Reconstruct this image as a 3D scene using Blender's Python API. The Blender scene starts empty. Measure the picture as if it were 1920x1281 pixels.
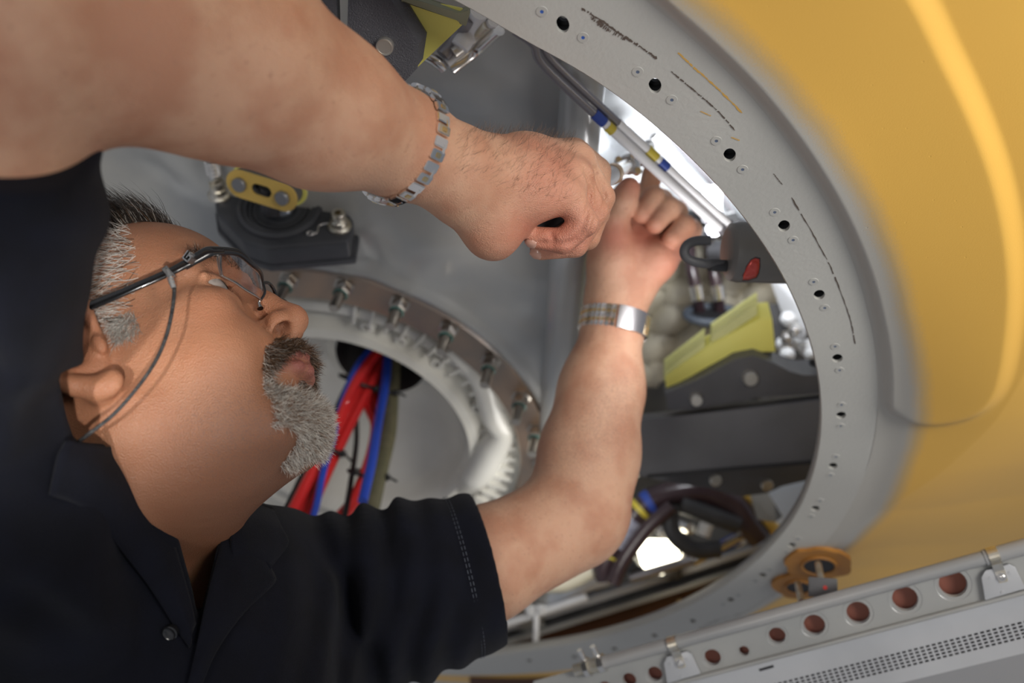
import bpy, bmesh, math, random
import numpy as np
from mathutils import Vector, Matrix

# ------------------------------------------------------------------ camera, world, lights, exposure
scene = bpy.context.scene
col = scene.collection
F = 1800.0            # focal length in pixels of the 1920 px wide frame
CZ = 1.60             # height of the camera
cam_d = bpy.data.cameras.new('camera')
cam_d.sensor_width = 36.0
cam_d.lens = F * 36.0 / 1920.0
cam_d.clip_start = 0.02
cam_d.dof.use_dof = True
cam_d.dof.focus_distance = 0.66
cam_d.dof.aperture_fstop = 4.5
cam = bpy.data.objects.new('camera', cam_d)
cam.location = (0, 0, CZ)
cam.rotation_euler = (math.pi / 2, 0, 0)
col.objects.link(cam)
scene.camera = cam

world = bpy.data.worlds.new('hangar_daylight')
scene.world = world
world.use_nodes = True
wn = world.node_tree.nodes; wl = world.node_tree.links
wn['Background'].inputs['Strength'].default_value = 0.34
wtc = wn.new('ShaderNodeTexCoord'); wno = wn.new('ShaderNodeTexNoise'); wno.inputs['Scale'].default_value = 3.0
wno.inputs['Detail'].default_value = 3.0
wr = wn.new('ShaderNodeValToRGB')
wr.color_ramp.elements[0].position = 0.38; wr.color_ramp.elements[0].color = (0.42, 0.47, 0.55, 1)
wr.color_ramp.elements[1].position = 0.62; wr.color_ramp.elements[1].color = (1.0, 1.0, 1.05, 1)
wl.new(wtc.outputs['Generated'], wno.inputs['Vector']); wl.new(wno.outputs['Fac'], wr.inputs['Fac'])
wl.new(wr.outputs['Color'], wn['Background'].inputs['Color'])

def area(name, loc, target, size, power, color):
    d = bpy.data.lights.new(name, 'AREA'); d.shape = 'RECTANGLE'; d.size, d.size_y = size
    d.energy = power; d.color = color
    o = bpy.data.objects.new(name, d); o.location = loc
    o.rotation_euler = (Vector(target) - Vector(loc)).to_track_quat('-Z', 'Y').to_euler()
    col.objects.link(o); return o

area('hangar_door_light', (-0.62, -0.95, 1.36), (-0.15, 0.8, 1.60), (0.35, 0.35), 4.5, (1.0, 0.95, 0.88))
def spot(name, loc, target, power, deg, soft, color, blend=1.0):
    d = bpy.data.lights.new(name, 'SPOT'); d.energy = power; d.spot_size = math.radians(deg); d.spot_blend = blend
    d.shadow_soft_size = soft; d.color = color
    o = bpy.data.objects.new(name, d); o.location = loc
    o.rotation_euler = (Vector(target) - Vector(loc)).to_track_quat('-Z', 'Y').to_euler(); col.objects.link(o)
spot('hangar_floodlight', (0.90, -0.34, 1.90), (0.33, 0.80, 1.78), 92, 60, 0.35, (1.0, 0.96, 0.90))
spot('hangar_door_gap', (0.30, -0.95, 1.34), (-0.245, 0.57, 1.605), 70, 7.5, 0.03, (1, .97, .93), .9)  # narrow spot added to brighten temple and ear past the sleeve
spot('hangar_door_shaft', (-0.28, -0.95, 1.42), (-0.245, 0.56, 1.59), 55, 8, 0.03, (1, .97, .93), .9)  # narrow spot added to make the bright patch on the cheek
scene.view_settings.view_transform = 'Standard'
scene.view_settings.look = 'None'
scene.view_settings.exposure = 0.0
scene.view_settings.gamma = 1.0
scene.view_settings.use_curve_mapping = False

# ------------------------------------------------------------------ placing
def P(px, py, d):
    return Vector(((px - 960) / F * d, d, CZ - (py - 640.5) / F * d))
def ray(px, py):
    return Vector(((px - 960) / F, 1.0, -(py - 640.5) / F))
class Fr:
    """a frame: origin o, axes u, v and normal n"""
    def __init__(s, o, u, v=None, n=None):
        s.o = Vector(o)
        if n is None: n = Vector(u).cross(Vector(v))
        s.n = Vector(n).normalized()
        u = Vector(u); s.u = (u - s.n * u.dot(s.n)).normalized(); s.v = s.n.cross(s.u)
    def __call__(s, a, b, h=0.0): return s.o + s.u * a + s.v * b + s.n * h
    def hit(s, px, py, h=0.0):
        d = ray(px, py); o = s.o + s.n * h - Vector((0, 0, CZ)); t = o.dot(s.n) / d.dot(s.n)
        q = d * t - (s.o - Vector((0, 0, CZ))); return q.dot(s.u), q.dot(s.v)
    def shift(s, h): return Fr(s.o + s.n * h, s.u, None, s.n)
    def at(s, a, b, h=0.0): return Fr(s(a, b, h), s.u, None, s.n)
def ring_frame(cx, cz, a, b, k):
    n = Vector((math.sin(a) * math.cos(b), math.cos(a) * math.cos(b), math.sin(b)))
    u = n.cross(Vector((0, 0, 1))).normalized(); v = u.cross(n)
    f = Fr((cx * k, k, cz * k + CZ), u, None, n); f.u = u; f.v = v   # keeps the fitted handedness
    return f

# ------------------------------------------------------------------ objects
def tag(o, label=None, cat=None, group=None, kind=None):
    if label: o['label'] = label
    if cat: o['category'] = cat
    if group: o['group'] = group
    if kind: o['kind'] = kind
    return o
def empty(name, loc, label, cat, group=None):
    o = bpy.data.objects.new(name, None); o.location = loc; o.empty_display_size = 0.02
    col.objects.link(o); return tag(o, label, cat, group)
def link(name, me, mat, parent=None):
    o = bpy.data.objects.new(name, me); col.objects.link(o)
    if mat is not None and len(me.materials) == 0: me.materials.append(mat)
    if parent is not None:
        o.parent = parent
        if parent.type == 'EMPTY': o.matrix_parent_inverse = Matrix.Translation(-parent.location)
    return o
def mesh_np(name, verts, faces, mat=None, parent=None, smooth=True, mats=None, midx=None):
    verts = np.asarray(verts, np.float32)
    me = bpy.data.meshes.new(name)
    groups = faces if isinstance(faces, list) else [faces]
    groups = [np.asarray(g, np.int32) for g in groups if len(g)]
    me.vertices.add(len(verts)); me.vertices.foreach_set('co', verts.ravel())
    loops = np.concatenate([g.ravel() for g in groups]) if groups else np.zeros(0, np.int32)
    tot = np.concatenate([np.full(len(g), g.shape[1], np.int32) for g in groups])
    st = np.concatenate([[0], np.cumsum(tot)[:-1]]).astype(np.int32)
    me.loops.add(len(loops)); me.loops.foreach_set('vertex_index', loops)
    me.polygons.add(len(tot)); me.polygons.foreach_set('loop_start', st)
    me.polygons.foreach_set('use_smooth', np.full(len(tot), smooth))
    if mats:
        for m in mats: me.materials.append(m)
        me.polygons.foreach_set('material_index', np.asarray(midx, np.int32))
    me.update(calc_edges=True); me.validate()
    return link(name, me, mat, parent)
def from_bm(name, bm, mat, parent=None, smooth=None, bevel=0.0, segs=2):
    if bevel > 0:
        bmesh.ops.bevel(bm, geom=list(bm.edges), offset=bevel, segments=segs, profile=0.6, affect='EDGES', clamp_overlap=True)
    bmesh.ops.recalc_face_normals(bm, faces=bm.faces)
    me = bpy.data.meshes.new(name); bm.to_mesh(me); bm.free()
    if smooth:
        for p in me.polygons: p.use_smooth = True
        try: me.set_sharp_from_angle(angle=math.radians(smooth if smooth > 1 else 35))
        except Exception: pass
    return link(name, me, mat, parent)

def add_prism(bm, pts_a, pts_b):
    """closed solid between two equal outlines"""
    a = [bm.verts.new(p) for p in pts_a]; b = [bm.verts.new(p) for p in pts_b]
    n = len(a)
    bm.faces.new(a); bm.faces.new(list(reversed(b)))
    for i in range(n): bm.faces.new((a[i], b[i], b[(i + 1) % n], a[(i + 1) % n]))
def prism(name, fr, outline, h0, h1, mat, parent=None, bevel=0.001, smooth=35, segs=2):
    bm = bmesh.new()
    add_prism(bm, [fr(a, b, h0) for a, b in outline], [fr(a, b, h1) for a, b in outline])
    return from_bm(name, bm, mat, parent, smooth, bevel, segs)
def box(name, fr, sx, sy, h0, h1, mat, parent=None, bevel=0.001):
    return prism(name, fr, [(-sx / 2, -sy / 2), (sx / 2, -sy / 2), (sx / 2, sy / 2), (-sx / 2, sy / 2)], h0, h1, mat, parent, bevel)
def smooth_path(pts, n):
    """Catmull-Rom through the points"""
    p = [np.array(q, float) for q in pts]
    if len(p) < 3: 
        return [p[0] + (p[-1] - p[0]) * t for t in np.linspace(0, 1, n)]
    p = [2 * p[0] - p[1]] + p + [2 * p[-1] - p[-2]]
    out = []; segs = len(p) - 3
    for t in np.linspace(0, segs - 1e-9, n):
        i = int(t); s = t - i
        a, b, c, d = p[i:i + 4]
        out.append(0.5 * ((2 * b) + (-a + c) * s + (2 * a - 5 * b + 4 * c - d) * s * s + (-a + 3 * b - 3 * c + d) * s ** 3))
    return out
def tube_arrays(path, radii, sides=12, cap=True, flat=1.0, up=None):
    path = np.array(path, float); n = len(path)
    radii = np.broadcast_to(np.asarray(radii, float), (n,)) if np.ndim(radii) < 2 else radii
    t = np.gradient(path, axis=0); t /= np.linalg.norm(t, axis=1)[:, None] + 1e-12
    ref = np.array(up if up is not None else (0.13, 0.2, 1.0), float)
    if abs(np.dot(ref / np.linalg.norm(ref), t[0])) > 0.95: ref = np.array((1.0, 0.1, 0.0))
    x = np.cross(ref, t[0]); x /= np.linalg.norm(x)
    X = []
    for i in range(n):
        x = x - t[i] * np.dot(x, t[i]); x /= np.linalg.norm(x); X.append(x)
    X = np.array(X); Y = np.cross(t, X)
    a = np.linspace(0, 2 * np.pi, sides, endpoint=False)
    V = path[:, None] + radii[:, None, None] * (np.cos(a)[None, :, None] * X[:, None] + flat * np.sin(a)[None, :, None] * Y[:, None])
    i = np.arange(n - 1)[:, None] * sides; j = np.arange(sides)[None]; k = (j + 1) % sides
    Q = np.stack([i + j, i + k, i + sides + k, i + sides + j], -1).reshape(-1, 4)
    V = V.reshape(-1, 3); T = []
    if cap:
        V = np.concatenate([V, path[:1], path[-1:]]); c0 = n * sides
        for q in range(sides):
            T.append((c0, (q + 1) % sides, q)); T.append((c0 + 1, (n - 1) * sides + q, (n - 1) * sides + (q + 1) % sides))
    return V, Q, np.array(T, np.int32).reshape(-1, 3)
def tube(name, pts, r, mat, parent=None, n=None, sides=14, flat=1.0, up=None, cap=True):
    """a swept tube through 3D points; r a number or a list of radii at the points"""
    n = n or max(8, 8 * len(pts))
    path = smooth_path(pts, n) if len(pts) > 2 else [np.array(pts[0], float), np.array(pts[1], float)]
    if np.ndim(r): 
        r = np.interp(np.linspace(0, 1, len(path)), np.linspace(0, 1, len(r)), r)
    V, Q, T = tube_arrays(path, r, sides, cap, flat, up)
    o = mesh_np(name, V, [Q, T], mat, parent)
    try: o.data.set_sharp_from_angle(angle=math.radians(50))
    except Exception: pass
    return o
def lathe(name, fr, prof, mat, parent=None, seg=32, a0=0.0, a1=2 * math.pi, smooth=40):
    """profile of (radius, height) turned about the frame's normal"""
    full = abs(a1 - a0 - 2 * math.pi) < 1e-6
    m = seg if full else seg + 1
    A = np.linspace(a0, a1, seg + 1)[:m]
    o = np.array(fr.o); u = np.array(fr.u); v = np.array(fr.v); n = np.array(fr.n)
    V = []
    for r, h in prof: V.append(o + n * h + r * (np.cos(A)[:, None] * u + np.sin(A)[:, None] * v))
    V = np.concatenate(V); k = len(prof)
    i = np.arange(k - 1)[:, None] * m; j = np.arange(seg)[None]; jj = (j + 1) % m
    Q = np.stack([i + j, i + jj, i + m + jj, i + m + j], -1).reshape(-1, 4)
    ob = mesh_np(name, V, Q, mat, parent)
    bm = bmesh.new(); bm.from_mesh(ob.data)
    bmesh.ops.remove_doubles(bm, verts=bm.verts, dist=1e-6); bmesh.ops.recalc_face_normals(bm, faces=bm.faces)
    bm.to_mesh(ob.data); bm.free()
    for p in ob.data.polygons: p.use_smooth = True
    ob.data.set_sharp_from_angle(angle=math.radians(smooth))
    return ob
def circ(a, b, r, n=20, a0=0.0): return [(a + r * math.cos(a0 + 2 * math.pi * i / n), b + r * math.sin(a0 + 2 * math.pi * i / n)) for i in range(n)]
def plate(name, fr, outline, holes, h0, h1, mat, parent=None, bevel=0.0):
    """flat plate with real holes, from a filled 2D curve"""
    cu = bpy.data.curves.new(name, 'CURVE'); cu.dimensions = '2D'; cu.fill_mode = 'BOTH'
    for loop in [outline] + list(holes):
        sp = cu.splines.new('POLY'); sp.points.add(len(loop) - 1); sp.use_cyclic_u = True
        for q, (a, b) in zip(sp.points, loop): q.co = (a, b, 0, 1)
    cu.extrude = abs(h1 - h0) / 2; cu.bevel_depth = bevel; cu.bevel_resolution = 1
    if bevel: cu.extrude -= bevel; cu.offset = -bevel
    ob = bpy.data.objects.new('tmp', cu); col.objects.link(ob)
    dg = bpy.context.evaluated_depsgraph_get(); me = bpy.data.meshes.new_from_object(ob.evaluated_get(dg))
    bpy.data.objects.remove(ob); me.materials.clear()
    hm = (h0 + h1) / 2
    co = np.empty(len(me.vertices) * 3, np.float32); me.vertices.foreach_get('co', co); co = co.reshape(-1, 3)
    w = np.array(fr.o) + co[:, :1] * np.array(fr.u) + co[:, 1:2] * np.array(fr.v) + (co[:, 2:3] + hm) * np.array(fr.n)
    me.vertices.foreach_set('co', w.astype(np.float32).ravel()); me.name = name
    bm = bmesh.new(); bm.from_mesh(me); bmesh.ops.remove_doubles(bm, verts=bm.verts, dist=1e-6)
    bmesh.ops.recalc_face_normals(bm, faces=bm.faces); bm.to_mesh(me); bm.free()
    for p in me.polygons: p.use_smooth = True
    me.set_sharp_from_angle(angle=math.radians(30))
    return link(name, me, mat, parent)
def bolt(name, fr, r, h, mat, parent=None, sides=24, socket=0.0):
    """a round head standing h along -n of the frame (towards the viewer), chamfered, maybe with a socket"""
    pr = [(r, 0), (r, -h * 0.8), (r * 0.86, -h)]
    if socket: pr += [(r * socket, -h), (r * socket * 0.95, -h * 0.45)]
    pr += [(0, pr[-1][1])]
    return lathe(name, fr, pr, mat, parent, sides)
def face_frame(p, up=(0, 0, 1), toward=None):
    """frame at p whose normal points away from the camera"""
    n = (Vector(p) - Vector((0, 0, CZ))).normalized() if toward is None else Vector(toward).normalized()
    u = n.cross(Vector(up)) ; u = u.normalized()
    f = Fr(p, u, None, n); return f

# ------------------------------------------------------------------ materials
def mat(name, color, rough=0.5, metal=0.0, color2=None, scale=20.0, bump=0.0, bscale=60.0, detail=4.0, coat=0.0, spots=None, **kw):
    m = bpy.data.materials.new(name); m.use_nodes = True
    nt = m.node_tree; N = nt.nodes; L = nt.links; b = N['Principled BSDF']
    b.inputs['Base Color'].default_value = (*color, 1); b.inputs['Roughness'].default_value = rough
    b.inputs['Metallic'].default_value = metal; b.inputs['Coat Weight'].default_value = coat
    for k, v in kw.items(): b.inputs[k].default_value = v
    geo = N.new('ShaderNodeTexCoord')
    if color2 is not None:
        no = N.new('ShaderNodeTexNoise'); no.inputs['Scale'].default_value = scale; no.inputs['Detail'].default_value = detail
        L.new(geo.outputs['Object'], no.inputs['Vector'])
        r = N.new('ShaderNodeValToRGB'); r.color_ramp.elements[0].position = 0.35; r.color_ramp.elements[1].position = 0.65
        r.color_ramp.elements[0].color = (*color, 1); r.color_ramp.elements[1].color = (*color2, 1)
        L.new(no.outputs['Fac'], r.inputs['Fac']); L.new(r.outputs['Color'], b.inputs['Base Color'])
    if bump > 0:
        n2 = N.new('ShaderNodeTexNoise'); n2.inputs['Scale'].default_value = bscale; n2.inputs['Detail'].default_value = 3
        L.new(geo.outputs['Object'], n2.inputs['Vector'])
        bp = N.new('ShaderNodeBump'); bp.inputs['Strength'].default_value = bump; bp.inputs['Distance'].default_value = 0.002
        L.new(n2.outputs['Fac'], bp.inputs['Height']); L.new(bp.outputs['Normal'], b.inputs['Normal'])
    return m
M = {
 'flange': mat('grey_primer', (0.47, 0.465, 0.435), 0.42, 0, (0.43, 0.425, 0.40), 9, 0.15, 300),
 'grey_tube': mat('grey_painted_tube', (0.26, 0.265, 0.27), 0.32, 0.0, (0.30, 0.30, 0.30), 12, 0.05, 200),
 'grey_sheet': mat('grey_painted_sheet', (0.33, 0.33, 0.32), 0.38, 0.0, (0.28, 0.285, 0.28), 14, 0.05, 150),
 'white_sheet': mat('pale_grey_sheet', (0.47, 0.48, 0.50), 0.35, 0.1, (0.40, 0.41, 0.43), 10, 0.04, 80),
 'silver': mat('bright_steel', (0.75, 0.73, 0.70), 0.22, 1.0),
 'cad': mat('cadmium_plated_steel', (0.62, 0.54, 0.38), 0.35, 1.0, (0.75, 0.72, 0.66), 60),
 'bolt_pale': mat('pale_bolt_metal', (0.72, 0.69, 0.62), 0.35, 0.85),
 'black': mat('black_void', (0.012, 0.012, 0.014), 0.6),
 'darkrubber': mat('dark_rubber', (0.03, 0.03, 0.033), 0.5, 0, (0.05, 0.05, 0.055), 30),
 'anthracite': mat('anthracite_texture_paint', (0.090, 0.092, 0.105), 0.45, 0, (0.11, 0.11, 0.125), 40, 0.6, 900),
 'anth_smooth': mat('anthracite_smooth_paint', (0.10, 0.10, 0.108), 0.5, 0, (0.085, 0.085, 0.09), 20, 0.1, 300),
 'yellow': mat('zinc_chromate_yellow', (0.88, 0.84, 0.22), 0.5, 0, (0.82, 0.76, 0.18), 12, 0.1, 100),
 'yellow_lam': mat('yellow_laminate_edge', (0.66, 0.66, 0.26), 0.5, 0, (0.56, 0.56, 0.22), 30),
 'shackle': mat('yellow_painted_plate', (0.72, 0.48, 0.11), 0.4, 0, (0.66, 0.44, 0.10), 30),
 'copper': mat('copper_brown_metal_band', (0.42, 0.30, 0.22), 0.32, 0.9, (0.30, 0.25, 0.21), 18, 0.08, 60),
 'enamel': mat('white_enamel_casting', (0.72, 0.71, 0.66), 0.25, 0, (0.62, 0.60, 0.54), 8, 0.25, 35, coat=0.3),
 'wall': mat('grey_glossy_bulkhead_paint', (0.50, 0.49, 0.455), 0.33, 0.1, (0.36, 0.375, 0.385), 7, 0.4, 14, coat=0.4),
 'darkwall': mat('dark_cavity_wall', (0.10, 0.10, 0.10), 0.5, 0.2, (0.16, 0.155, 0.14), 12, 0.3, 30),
 'quilt': mat('beige_quilted_fabric', (0.46, 0.42, 0.33), 0.7, 0, (0.36, 0.33, 0.27), 25, 0.4, 80),
 'red': mat('red_cable', (0.62, 0.022, 0.022), 0.28, 0, coat=0.4),
 'blue': mat('blue_cable', (0.02, 0.06, 0.42), 0.35),
 'olive': mat('olive_sleeve', (0.10, 0.095, 0.05), 0.55, 0, (0.14, 0.125, 0.07), 60),
 'blackcable': mat('black_cable', (0.012, 0.012, 0.012), 0.4),
 'maroon': mat('dark_maroon_hose', (0.035, 0.018, 0.022), 0.3, 0, (0.05, 0.03, 0.035), 30, coat=0.3),
 'brown': mat('red_brown_panel', (0.075, 0.028, 0.016), 0.4, 0, (0.09, 0.035, 0.02), 10),
 'rust': mat('red_brown_backing', (0.23, 0.075, 0.05), 0.55, 0, (0.27, 0.09, 0.06), 40),
 'orange': mat('orange_overspray', (0.46, 0.20, 0.03), 0.6, 0, (0.33, 0.14, 0.03), 30, 0.4, 120),
 'white_tube': mat('white_sleeve', (0.85, 0.86, 0.88), 0.4),
 'grey_pipe': mat('dull_grey_pipe', (0.30, 0.29, 0.31), 0.35, 0.7),
 'tape_blue': mat('blue_tape', (0.03, 0.07, 0.35), 0.5),
 'tape_yellow': mat('yellow_tape', (0.62, 0.50, 0.06), 0.5),
 'gold': mat('gold', (0.72, 0.50, 0.22), 0.2, 1.0),
 'frame_black': mat('glossy_black_acetate', (0.012, 0.012, 0.013), 0.18, 0, coat=0.5),
 'cord': mat('black_braided_cord', (0.02, 0.02, 0.022), 0.6, 0, (0.06, 0.06, 0.06), 400, 0.6, 500),
 'redplastic': mat('red_insert', (0.62, 0.09, 0.07), 0.25, 0.3, (0.50, 0.05, 0.04), 120),
 'glass': mat('lens_glass', (0.93, 0.90, 0.92), 0.0, 0, **{'Transmission Weight': 1.0, 'IOR': 1.45}),
 'ink': mat('blue_ink', (0.03, 0.10, 0.38), 0.6),
 'scratch_dark': mat('dark_scuff', (0.10, 0.075, 0.06), 0.6),
 'scratch_orange': mat('orange_scratch', (0.62, 0.36, 0.08), 0.6),
 'sealant': mat('cream_hose', (0.62, 0.58, 0.45), 0.4),
}
# ------------------------------------------------------------------ yellow cowling with the round access opening
R1 = ring_frame(-.2572, -.0922, .2061, .8445, 1.0)
HOLES = [(1055, 46), (1228, 161), (1368, 291), (1470, 424), (1536, 553), (1570, 672), (1577, 779), (1562, 874), (1529, 954), (1485, 1023), (1430, 1079), (1370, 1125), (1299, 1165), (1227, 1192), (1152, 1217), (1077, 1232), (992, 1239)]
EDGE = [(870, 8), (975, 72), (1090, 133), (1180, 195), (1300, 300), (1390, 400), (1470, 520), (1520, 640), (1540, 750), (1530, 870), (1490, 970), (1400, 1068), (1300, 1133), (1150, 1190), (1000, 1219), (850, 1236)]
def polar(px, py):
    a, b = R1.hit(px, py); return math.hypot(a, b), math.atan2(b, a)
eh = [polar(*p) for p in HOLES]; ee = sorted((t, r) for r, t in [polar(*p) for p in EDGE])
et = np.array([e[0] for e in ee]); er = np.array([e[1] for e in ee])
def r_in(t):
    t = (t + math.pi) % (2 * math.pi) - math.pi
    if et[0] <= t <= et[-1]: return float(np.interp(t, et, er))
    d = min((t - et[-1]) % (2 * math.pi), (et[0] - t) % (2 * math.pi)); w = min(1, d / 0.5)
    e = er[-1] if (t - et[-1]) % (2 * math.pi) < (et[0] - t) % (2 * math.pi) else er[0]
    return e * (1 - w) + 0.5517 * w
TT = [i * 2 * math.pi / 360 for i in range(360)]
rin = np.array([r_in(t) for t in TT])
for _ in range(3): rin = (np.roll(rin, 1) + rin + np.roll(rin, -1)) / 3
def rin_at(t): return float(np.interp((t % (2 * math.pi)) / (2 * math.pi) * 360, range(361), np.append(rin, rin[0])))
def rout_at(t):     # radius where the flat flange meets the step of the skin
    t = (t + math.pi) % (2 * math.pi) - math.pi
    return float(np.interp(t, [-1.6, -1.1, -0.4, 0.13, 0.3, 0.68, 0.9, 1.2], [.612, .612, .602, .600, .602, .613, .616, .616]))
cowl = empty('yellow_cowling', R1(rin_at(.5) + .05, 0), 'yellow painted metal skin with a grey flanged round opening and pressed rib', 'cowling')
cowl.location = R1(0.6, 0, 0)
hole_loops = []
for r, t in eh:
    q = (r * math.cos(t), r * math.sin(t)); hole_loops.append([(q[0] + c_, q[1] + (1.22 + .25 * math.sin(t)) * s_) for c_, s_ in circ(0, 0, 0.0042, 24)][::-1])
outl = [(rout_at(t) * math.cos(t), rout_at(t) * math.sin(t)) for t in TT]
inl = [(r * math.cos(t), r * math.sin(t)) for r, t in zip(rin, TT)][::-1]
plate('flange', R1, outl, [inl] + hole_loops, 0.0, 0.003, M['flange'], cowl)
# returned lip along the inner edge of the flange
V = []; Q = []
n = len(TT)
for k, (dr, h) in enumerate([(0.0, 0.0), (-0.0012, 0.0015), (-0.0012, 0.012), (0.0008, 0.012), (0.0008, 0.0)]):
    for r, t in zip(rin, TT): V.append(R1((r + dr) * math.cos(t), (r + dr) * math.sin(t), h))
for k in range(4):
    for i in range(n): Q.append((k * n + i, k * n + (i + 1) % n, (k + 1) * n + (i + 1) % n, (k + 1) * n + i))
mesh_np('flange_lip', V, [Q], mat('lip_metal', (0.45, 0.44, 0.41), 0.35, 0.3), cowl)
# dark nut plates behind the holes and countersunk rivets beside them
rv_mat = mat('flush_rivet_grey', (0.42, 0.415, 0.39), 0.4, 0.0)
dot = mat('rivet_dimple_ink', (0.10, 0.13, 0.20), 0.5)
for k, (r, t) in enumerate(eh):
    fr = R1.at(r * math.cos(t), r * math.sin(t), 0)
    lathe('nut_plate', fr, [(0.0062, 0.0032), (0.0062, 0.010), (0.0036, 0.010), (0.0036, 0.0135)], M['black'], cowl, 20)
    if k > 11: continue
    for s in (-1, 1):
        f2 = R1.at(r * math.cos(t) - s * 0.0155 * math.sin(t), r * math.sin(t) + s * 0.0155 * math.cos(t), 0)
        rr = 0.0036
        o = lathe('rivet', f2, [(0, -0.0002), (0.0011, -0.0002), (0.0012, -0.0004), (rr, -0.0004), (rr * 1.05, 0.0)], None, cowl, 16)
        o.data.materials.append(rv_mat); o.data.materials.append(M['ink'] if k < 1 else dot)
        for p in o.data.polygons:
            if max((o.data.vertices[v].co - f2.o).length for v in p.vertices) < 0.00135: p.material_index = 1
# scuffs and scratches that lie on the flange
def ribbon(name, pix, w, m, seed=0, h=-0.0003, breaks=0.0):
    rnd = random.Random(seed); pts = smooth_path([(*R1.hit(x, y), 0) for x, y in pix], 60)
    V = []; Q = []; prev = None
    for i, p in enumerate(pts):
        ww = w * (0.35 + 0.9 * rnd.random()) * (0.3 if i in (0, 59) else 1)
        t = (np.array(pts[min(i + 1, 59)]) - np.array(pts[max(i - 1, 0)])); t /= np.linalg.norm(t); nn = np.array((-t[1], t[0]))
        j = rnd.uniform(-.4, .4) * w
        V += [R1(p[0] + nn[0] * (ww + j), p[1] + nn[1] * (ww + j), h), R1(p[0] - nn[0] * (ww - j), p[1] - nn[1] * (ww - j), h)]
        if i and rnd.random() > breaks: Q.append((2 * i - 2, 2 * i, 2 * i + 1, 2 * i - 1))
    mesh_np(name, V, [Q], m, cowl, False)
ribbon('scratch', [(1090, 15), (1130, 40), (1170, 68), (1205, 90), (1232, 110)], 0.0009, M['scratch_dark'], 1, breaks=.05)
ribbon('scratch', [(1108, 32), (1140, 55), (1175, 75)], 0.0014, M['scratch_dark'], 2, breaks=.35)
ribbon('scratch', [(1258, 133), (1290, 160), (1320, 185), (1350, 212), (1378, 244)], 0.0005, M['scratch_dark'], 3, breaks=.15)
ribbon('scratch', [(1450, 325), (1467, 346)], 0.0004, M['scratch_dark'], 4, breaks=.1)
ribbon('scratch', [(1484, 370), (1525, 440), (1557, 500), (1583, 565), (1597, 610), (1603, 645)], 0.0005, M['scratch_dark'], 5, breaks=.06)
ribbon('scratch', [(1270, 97), (1300, 125), (1345, 165), (1392, 212)], 0.0006, M['scratch_orange'], 6, breaks=.05)
ribbon('scratch', [(1313, 208), (1333, 217)], 0.0004, M['scratch_orange'], 7)
ribbon('scratch', [(1371, 257), (1387, 263)], 0.0005, M['scratch_orange'], 8)
ribbon('scratch', [(1395, 1148), (1340, 1165), (1310, 1180)], 0.0008, M['scratch_dark'], 9, breaks=.3)
# painted skin: polar height field around the flange with the pressed pad
PAD = [(1180, -330), (1130, -160), (1100, -120), (1215, -60), (1330, 80), (1450, 210), (1540, 330), (1600, 430), (1640, 530), (1655, 630), (1665, 725), (1680, 752), (1720, 768), (1770, 760), (1820, 735), (1850, 690), (1868, 600), (1875, 500), (1865, 400), (1840, 300), (1800, 200), (1750, 100), (1700, 0), (1620, -130), (1500, -300)]
PADq = np.array([q[:2] for q in smooth_path([(*R1.hit(*p), 0) for p in PAD + PAD[:1]], 260)])
def seg_sd(pts, poly):
    """signed distance to a closed polygon, negative inside"""
    d = np.full(len(pts), 1e9); ins = np.zeros(len(pts), bool); m = len(poly)
    for i in range(m):
        a = poly[i]; b = poly[(i + 1) % m]; e = b - a; w = pts - a
        q = w - e * np.clip((w @ e) / (e @ e + 1e-12), 0, 1)[:, None]; d = np.minimum(d, (q ** 2).sum(1))
        c1 = pts[:, 1] >= a[1]; c2 = pts[:, 1] < b[1]; c3 = e[0] * w[:, 1] > e[1] * w[:, 0]
        ins ^= (c1 & c2 & c3) | (~c1 & ~c2 & ~c3)
    return np.where(ins, -1, 1) * np.sqrt(d)
T = np.linspace(-2.1, 1.35, 520); RR = np.concatenate([np.linspace(0, .16, 130), np.linspace(.165, .45, 40)])
ro = np.array([rout_at(t) for t in T])
rg = ro[:, None] - 0.0008 + RR[None, :]
A = rg * np.cos(T)[:, None]; B = rg * np.sin(T)[:, None]
pts = np.stack([A.ravel(), B.ravel()], 1)
sd = seg_sd(pts, PADq)
def sstep(x): x = np.clip(x, 0, 1); return x * x * (3 - 2 * x)
H = -0.0085 * sstep(-(sd - 0.017) / 0.017) * sstep((rg - ro[:, None]).ravel() / 0.012)          # pad pressed away from the viewer
CRE = [(2010, 300), (1985, 480), (1925, 640), (1860, 765), (1760, 875), (1650, 955), (1560, 1020), (1470, 1068)]
cq = [R1.hit(*p) for p in CRE]; ct = np.array([math.atan2(b, a) for a, b in cq])[::-1]; cr = np.array([math.hypot(a, b) for a, b in cq])[::-1]
rc = np.interp(T, ct, cr)[:, None].repeat(len(RR), 1).ravel(); rad = rg.ravel()
x = (rad - rc) / 0.02
H2 = 0.006 * (np.log1p(np.exp(np.clip(x, -20, 20)))) * 1.0            # outside the crease the skin turns towards the viewer
H2 -= 0.20 * (np.clip(rc - np.repeat(ro, len(RR)), 0, .2) - np.clip(rc - rad, 0, .2))
tt = np.repeat(T, len(RR)); fade = sstep((0.62 - tt) / 0.5)
H = H + H2 * fade * sstep((rad - np.repeat(ro, len(RR))) / 0.03)
H += 0.0008 * np.sin(pts[:, 0] * 31) * np.cos(pts[:, 1] * 27) * sstep((rad - np.repeat(ro, len(RR))) / 0.05)
o3 = np.array(R1.o); W = o3 + pts[:, :1] * np.array(R1.u) + pts[:, 1:] * np.array(R1.v) + H[:, None] * np.array(R1.n)
nr = len(RR); i = np.arange(len(T) - 1)[:, None] * nr; j = np.arange(nr - 1)[None]
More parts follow.
